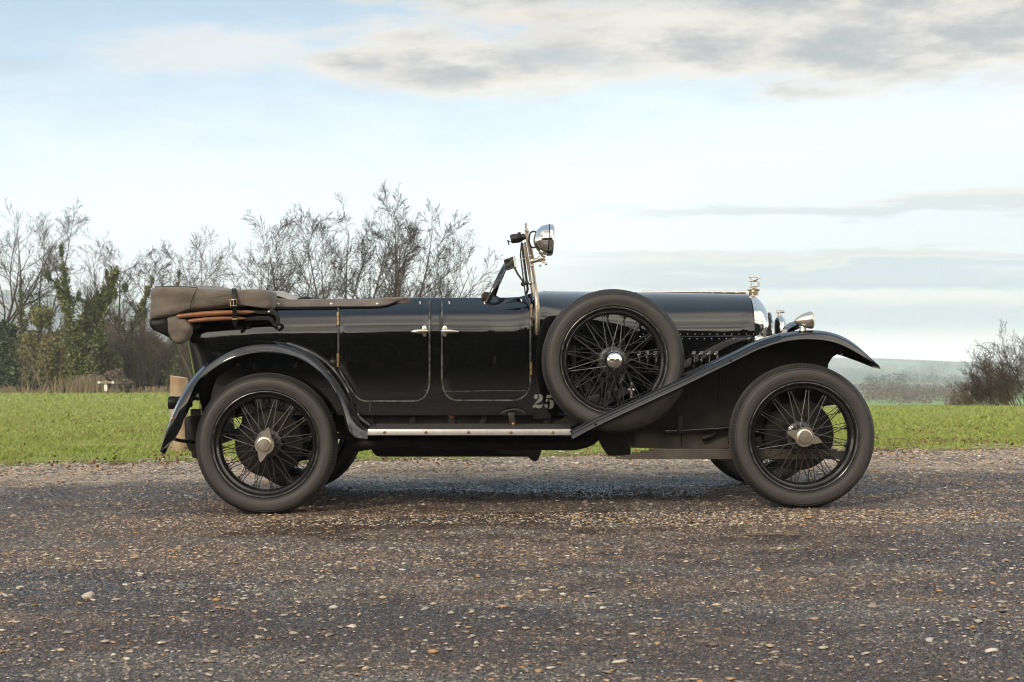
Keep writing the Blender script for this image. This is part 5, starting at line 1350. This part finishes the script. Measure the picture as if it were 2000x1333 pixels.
def wheel_at(c, spin, far=False, spare=False, parent=car, rot=0.0, sc_=1.0):
    """c: wheel centre on its outer plane (y = outer side wall)"""
    w = MB(); w.lathe([(.030, -.006), (.040, -.004), (.044, .010), (.050, .045), (.060, .10), (.075, .108), (.078, .125), (.05, .13), (.02, .13)], (0, 0, 0), 'Y', 28)
    hub = part(w, 'wheel', M_spoke, None)
    hub.parent = car; hub.matrix_parent_inverse = Matrix.Translation(-Vector(CAR_LOC))
    hub.location = c; hub.scale = (sc_, sc_, sc_); hub.rotation_euler = (0, 0, math.pi if far else 0)
    def sub(m, name, mt, sm=40, fix=True):
        V = np.vstack(m.v); o = mesh_obj(name, V, m.f, mt, None, sm, None, fix); o.parent = hub; return o
    flat = lambda A: A
    if spare: t = sub(tyre_mesh(), 'tyre', M_tyre, 50)
    else:
        m = tyre_mesh(); V = np.vstack(m.v)
        zc = (-(c[2]-float(road_z(c[0], c[1]))) + .001)/sc_
        low = V[:, 2] < zc+.02; bulge = np.clip((zc+.05-V[:, 2])/.05, 0, 1)
        V[:, 1] += np.where(V[:, 1] < .072, -1, 1)*.006*bulge; V[:, 2] = np.maximum(V[:, 2], zc); m.v = [V]; t = sub(m, 'tyre', M_tyre, 50)
    m = MB(); m.lathe([(.284, .030), (.2895, .020), (.2925, .014), (.2925, .010), (.2895, .0075), (.285, .010), (.281, .018), (.276, .027), (.266, .033), (.258, .040), (.253, .052), (.252, .072), (.253, .092), (.258, .104), (.266, .111), (.281, .126), (.285, .134), (.2895, .136), (.2925, .132), (.284, .110), (.270, .096), (.264, .072), (.270, .048), (.284, .034)], (0, 0, 0), 'Y', 96); sub(m, 'rim', M_rim)
    m = MB(); m.lathe([(.2900, .0078), (.2915, .0064), (.2930, .0070), (.2934, .0090), (.2926, .0105)], (0, 0, 0), 'Y', 96); sub(m, 'rim_glint', M_pipe)  # pale ring added as the bright highlight along the rim lip
    def spoke(m, a, da, r0, y0, r1, y1):
        p0 = (r0*math.cos(a), y0, r0*math.sin(a)); p1 = (r1*math.cos(a+da), y1, r1*math.sin(a+da))
        m.tube([p0, p1], .0024, 6)
        d = Vector(p0)-Vector(p1); d.normalize(); m.tube([p1, tuple(Vector(p1)+d*.016)], .0040, 6)
    n = 32
    for i in range(n):
        m = MB(); a = 2*math.pi*(i+.3)/n + rot; spoke(m, a, (1 if i % 2 else -1)*R(38), .040, .004 if i % 4 < 2 else .012, .2535, .062); sub(m, 'spoke', M_spoke, 60)
    m = MB()
    for i in range(n):
        a = 2*math.pi*(i+.8)/n + rot; spoke(m, a, (1 if i % 2 else -1)*R(52), .072, .112, .2535, .080)
    o = sub(m, 'spoke', M_spoke2, 60); o['kind'] = 'stuff'
    if not spare:
        m = MB(); m.lathe([(.07, .135), (.18, .137), (.190, .142), (.193, .150), (.193, .205), (.196, .210), (.190, .214), (.0, .214)], (0, 0, 0), 'Y', 56)
        m.lathe([(.05, .128), (.06, .128), (.065, .137)], (0, 0, 0), 'Y', 24)
        for i in range(10):
            a = 2*math.pi*i/10; m.lathe([(.001, .128), (.008, .128), (.008, .138)], (.10*math.cos(a), 0, .10*math.sin(a)), 'Y', 8)
        sub(m, 'brake_drum', M_dirty)
        m = MB()                                            # two eared hub nut
        out = []
        for j in range(72):
            a = 2*math.pi*j/72; da = min(a % math.pi, math.pi - a % math.pi); k = max(0, 1-da/R(31))
            out.append((a+spin, .053+.047*k**1.5))
        m.prism([(r*math.cos(a), -.022, r*math.sin(a)) for a, r in out], (0, .012, 0))
        m.lathe([(.044, -.010), (.041, -.027), (.036, -.029), (.036, -.038), (.033, -.042), (.001, -.045)], (0, 0, 0), 'Y', 30)
        sub(m, 'hub_nut', M_nickel)
    else:
        m = MB(); m.lathe([(.001, -.056), (.018, -.054), (.034, -.047), (.046, -.034), (.053, -.018), (.054, -.006), (.050, .0), (.04, .006)], (0, 0, 0), 'Y', 36); sub(m, 'hub_cap', M_chrome, 180)
    return hub
def P0(px, py, y): 
    p = P(px, py, y); return (p[0], y, p[2])
def set_wheel(px, py, y, sc_=1.0, **k):
    p = P(px, py, y); z = float(road_z(p[0], y+.07))+RT_*sc_-.005
    w = wheel_at((p[0], y, z), sc_=sc_, **k); return w
wr = set_wheel(517.5, 866, .0, spin=R(77), rot=.03, sc_=1.008)
wf = set_wheel(1570, 855, .0, spin=R(-16), rot=.11, sc_=1.032)
for w in (wr, wf):
    p = w.location; s_ = w.scale[0]; z = float(road_z(p[0], 2*YC-.07))+RT_*s_-.005
    wheel_at((p[0], 2*YC, z), spin=R(40), far=True, rot=.07, sc_=s_)
sp_ = P(1199.5, 704, .0); spare = wheel_at((sp_[0], .0, sp_[2]), spin=0, spare=True, rot=.06, sc_=1.015); spare['label'] = 'spare wire wheel with round nickel cap carried on the front wing'
spare.rotation_euler = (R(-1.5), 0, R(1.0))
m = MB(); p = P(1201, 705, .14); m.tube([(p[0], .14, p[2]), (p[0], .40, p[2])], .05, 16); m.tube([(p[0]-.06, .18, p[2]-.02), (p[0]-.06, .36, p[2]-.30)], .015, 8); part(m, 'spare_carrier', M_wing)
m = MB(); a = P(1118, 676, .2); m.box((a[0]+.01, .205, P(0, 705, .2)[2]), (.010, .006, .085), bev=.002); part(m, 'carrier_strap', M_grime)
m = MB(); p = P(1233, 768, .17); m.tube([(p[0], p[1], p[2]-.05), p, (p[0], p[1], p[2]+.05)], .007, 8); m.tube([(p[0]-.018, p[1], p[2]+.02), (p[0]+.018, p[1], p[2]+.02)], .006, 8); m.ball((p[0], p[1], p[2]+.05), .010, 10, 6); part(m, 'drain_tap', M_nickel)

# windscreen, lamps, steering ---------------------------------------------
def screen():
    q = lambda u, v, y: P(940+u/7.841, 425+v/7.841, y)
    m = MB(); pts = [q(690, 170, .16), q(697, 240, .16), q(712, 360, .16), q(740, 520, .16), q(762, 640, .16), q(785, 760, .16), q(803, 880, .16), q(822, 1020, .16), q(838, 1160, .16), q(852, 1290, .15), P(1049.8, 600, .145), P(1050.2, 630, .145), P(1049.5, 648, .145), P(1049, 655, .15)]
    m.tube(pts, [.008, .010, .0095, .009, .009, .009, .0095, .010, .0115, .013, .0145, .0145, .0135, .008], 12); m.tube([q(682, 100, .16), q(682, 190, .16)], [.006, .006], 8); m.ball(q(682, 98, .16), .0065, 10, 6)
    fr = part(m, 'windscreen_pillar', M_oldnickel)
    m = MB(); pts2 = [(p[0], 2*YC-p[1], p[2]) for p in pts]; m.tube(pts2, [.009]*8+[.0125]*6, 12); part(m, 'windscreen_pillar', M_oldnickel)
    for u, v in ((688, 195), (752, 598), (775, 748), (705, 215)):
        m = MB(); m.lathe([(.001, -.006), (.009, -.005), (.010, 0), (.010, .008)], q(u, v, .150), 'Y', 14); part(m, 'pillar_screw', M_nickel, fr)
    # glass panel between the pillars in its metal frame
    a, b = q(622, 400, .20), q(712, 1100, .20); m = MB()
    for y in (.20, 2*YC-.20): m.tube([(a[0], y, a[2]), (b[0], y, b[2])], .007, 10)
    for e in (a, b): m.tube([(e[0], .20, e[2]), (e[0], 2*YC-.20, e[2])], .007, 10)
    wf_ = part(m, 'windscreen_frame', M_grime)
    m = MB(); m.box(((a[0]+b[0])/2, YC, (a[2]+b[2])/2), (.0025, YC-.21, math.hypot(a[0]-b[0], a[2]-b[2])/2), rot=Matrix.Rotation(math.atan2(a[0]-b[0], a[2]-b[2]), 3, 'Y')); part(m, 'glass', M_glass, wf_)
    m = MB(); m.tube([q(668, 380, .17), q(700, 560, .17), q(722, 700, .17), q(745, 840, .17)], .006, 8); m.tube([q(760, 440, .16), q(800, 640, .16)], .005, 8)
    m.tube([q(585, 650, .17), q(690, 636, .17)], .004, 8); m.tube([q(722, 680, .17), q(755, 1010, .17)], .007, 8); m.ball(q(752, 1005, .17), .013, 10, 6); part(m, 'screen_stay', M_oldnickel, fr)
    # wiper motor box
    m = MB(); ax = [q(448, 335, .20), q(470, 330, .20), q(560, 318, .20), q(600, 312, .20), q(640, 305, .20), q(690, 295, .19)]
    m.tube(ax, [.021, .026, .027, .025, .016, .014], 8); m.tube([q(400, 350, .20), q(450, 380, .20)], .003, 6); m.tube([q(404, 345, .20), q(425, 425, .20)], .0035, 6)
    m.tube([q(560, 250, .20), q(605, 245, .20)], .008, 8); m.tube([q(590, 290, .20), q(655, 258, .19)], .006, 8)
    part(m, 'wiper_motor', M_grime)
    # spot lamp on its arm
    c = q(1010, 345, .10); tilt = Matrix.Rotation(R(3), 3, 'Y')
    m = MB(); m.lathe([(.001, -.078), (.03, -.074), (.060, -.056), (.078, -.034), (.086, -.010), (.0885, .004), (.0895, .006), (.0895, .010), (.0885, .012), (.0885, .026), (.082, .034), (.076, .037), (.001, .042)], c, 'X', 44, x=tilt)
    sl = part(m, 'spot_lamp', M_chrome, smooth=50)
    m = MB(); m.lathe([(.090, .005), (.0912, .008), (.090, .011)], c, 'X', 44, x=tilt); part(m, 'lamp_rim', M_grime, sl)
    m = MB(); m.tube(pl([q(845, 225, .10), q(800, 215, .10), q(755, 235, .10), q(735, 300, .10), q(740, 400, .10), q(765, 450, .10), q(800, 465, .10), q(850, 440, .10)], 24), .005, 8); part(m, 'lamp_handle', M_grime, sl)
    m = MB(); m.tube([q(915, 520, .10), q(920, 570, .10)], [.016, .011], 12); m.tube([q(920, 560, .10), q(922, 600, .10)], .009, 10); m.ball(q(925, 630, .11), .020, 16, 10, (1.2, 1, 1)); m.tube([q(760, 675, .15), q(900, 645, .11)], [.013, .012], 12)
    m.tube(pl([q(900, 735, .10), q(915, 705, .10), q(945, 690, .10), q(975, 695, .10), q(995, 712, .10)], 10), .0045, 8); m.ball(q(905, 735, .10), .008, 8, 6); m.ball(q(992, 710, .10), .008, 8, 6); m.tube([q(945, 690, .10), q(940, 655, .10)], .005, 8)
    m.tube([q(990, 545, .10), q(990, 575, .10)], .003, 6); m.tube([q(1018, 545, .10), q(1018, 575, .10)], .003, 6); part(m, 'lamp_bracket', M_nickel, sl)
    # mirror on its rod
    m = MB(); cs = [q(338, 648, .30), q(495, 590, .33), q(522, 760, .3318), q(365, 812, .3018)]
    m.prism(cs, (.010, .014, -.002), bev=.002); mi = part(m, 'mirror', M_nickel)
    f = lambda k: [tuple(np.array(p)*k+np.array(cs).mean(0)*(1-k)+np.array((-.0010, -.0015, 0))) for p in cs]
    m = MB(); m.prism(f(.90), (.0006, .0008, 0)); part(m, 'mirror_glass', M_mirror, mi, smooth=0)
    m = MB(); m.tube([q(510, 775, .33), q(560, 870, .30), q(640, 980, .24)], .006, 8); m.ball(q(640, 1020, .22), .014, 12, 8); m.tube([q(640, 1020, .22), q(700, 1000, .19)], .009, 8); m.ball(q(695, 1005, .18), .014, 10, 6); part(m, 'mirror_arm', M_grime, mi)
    # steering wheel seen edge on
    top = P(987.5, 518, .45); ctr = P(957, 584, .45); d = Vector((top[0]-ctr[0], 0, top[2]-ctr[2])); rad = .205; d.normalize()
    cc = Vector(top)-d*rad; cc.y = .47; m = MB(); pts = []
    for a in np.linspace(0, 2*math.pi, 65): pts.append(cc + d*rad*math.cos(a) + Vector((0, 1, 0))*rad*math.sin(a))
    m.tube(pts, .0145, 12, caps=False); sw = part(m, 'steering_wheel', M_wing)
    m = MB(); nrm = Vector((d.z, 0, -d.x))
    for k in range(4):
        a = math.pi/4+k*math.pi/2; m.tube([cc-nrm*-.02, cc + (d*math.cos(a)+Vector((0, 1, 0))*math.sin(a))*rad], .008, 8)
    m.tube([cc-nrm*.03, cc+nrm*.55], .020, 12); part(m, 'steering_column', M_wing, sw)
    m = MB(); m.lathe([(.001, -.012), (.022, -.010), (.026, 0), (.022, .010), (.001, .012)], P(948.5, 579, .30), 'Y', 20, x=Matrix.Rotation(R(20), 3, 'Z')); part(m, 'control_knob', M_tan)
    m = MB(); m.box(P(962, 583, .40), (.03, .05, .012), bev=.004); part(m, 'dash_top', M_leather)
    # side lamp on the wing
    q2 = lambda u, v, y: P(1400+u/7.404, 520+v/7.404, y)
    a0, a1 = Vector(q2(1120, 800, .07)), Vector(q2(1398, 780, .07)); L = (a1-a0).length
    m = MB(); cen = a0; up = (a1-a0).normalized(); rt = Matrix.Rotation(-math.atan2(up.z, up.x), 3, 'Y')
    m.lathe([(.001, 0), (.010, .004), (.022, L*.18), (.036, L*.42), (.046, L*.70), (.0485, L*.86), (.0485, L*.90), (.046, L*.94), (.044, L*.96), (.03, L*1.0), (.001, L*1.02)], cen, 'X', 32, x=rt); s_ = part(m, 'side_lamp', M_nickel, smooth=50)
    m = MB(); m.tube([q2(1245, 870, .07), q2(1245, 905, .07), q2(1245, 950, .07)], [.014, .016, .024], 14); m.ball(q2(1335, 668, .07), .006, 8, 5); part(m, 'lamp_stem', M_nickel, s_)
    m = MB(); A = pl([(962, 1000), (1000, 890), (1060, 830), (1125, 800)], 12); rows = []
    for i, (u, v) in enumerate(A):
        t = i/11; b = 990 - 30*t + (0 if t < .7 else (t-.7)*-60); r0 = q2(u, v, .16); r1 = q2(u+70*t+10, max(b-40*t, v+8), .13)
        rows.append([r0, ((r0[0]+r1[0])/2, .095, (r0[2]+r1[2])/2+.004), r1, (r1[0], .22, r1[2]), (r0[0], .24, r0[2])])
    m.grid(rows, cv=True); part(m, 'wing_fairing', M_wing, smooth=60)
    # far side lamp of the pair
    m = MB(); m.lathe([(.001, 0), (.010, .004), (.022, L*.18), (.036, L*.42), (.046, L*.70), (.0485, L*.86), (.046, L*.94), (.03, L*1.0), (.001, L*1.02)], (cen.x, 2*YC-cen.y, cen.z), 'X', 32, x=rt); part(m, 'side_lamp', M_nickel, smooth=50)
screen()

# ------------------------------------------------------------------ air
def haze():
    m = bpy.data.materials.new('valley haze'); m.use_nodes = True; nt = m.node_tree; nt.nodes.clear()
    o_ = nt.nodes.new('ShaderNodeOutputMaterial'); v = nt.nodes.new('ShaderNodeVolumePrincipled')
    v.inputs['Color'].default_value = (.84, .915, 1.0, 1); v.inputs['Density'].default_value = HAZE_D; v.inputs['Anisotropy'].default_value = 0.0
    nt.links.new(v.outputs[0], o_.inputs['Volume'])
    mb = MB(); mb.box((0, 2640, 8), (6300, 2720, 105)); o = mb.build('haze', m, None, smooth=0, kind='stuff'); tag(o, 'thin blue haze filling the valley behind the car', 'haze')
haze()
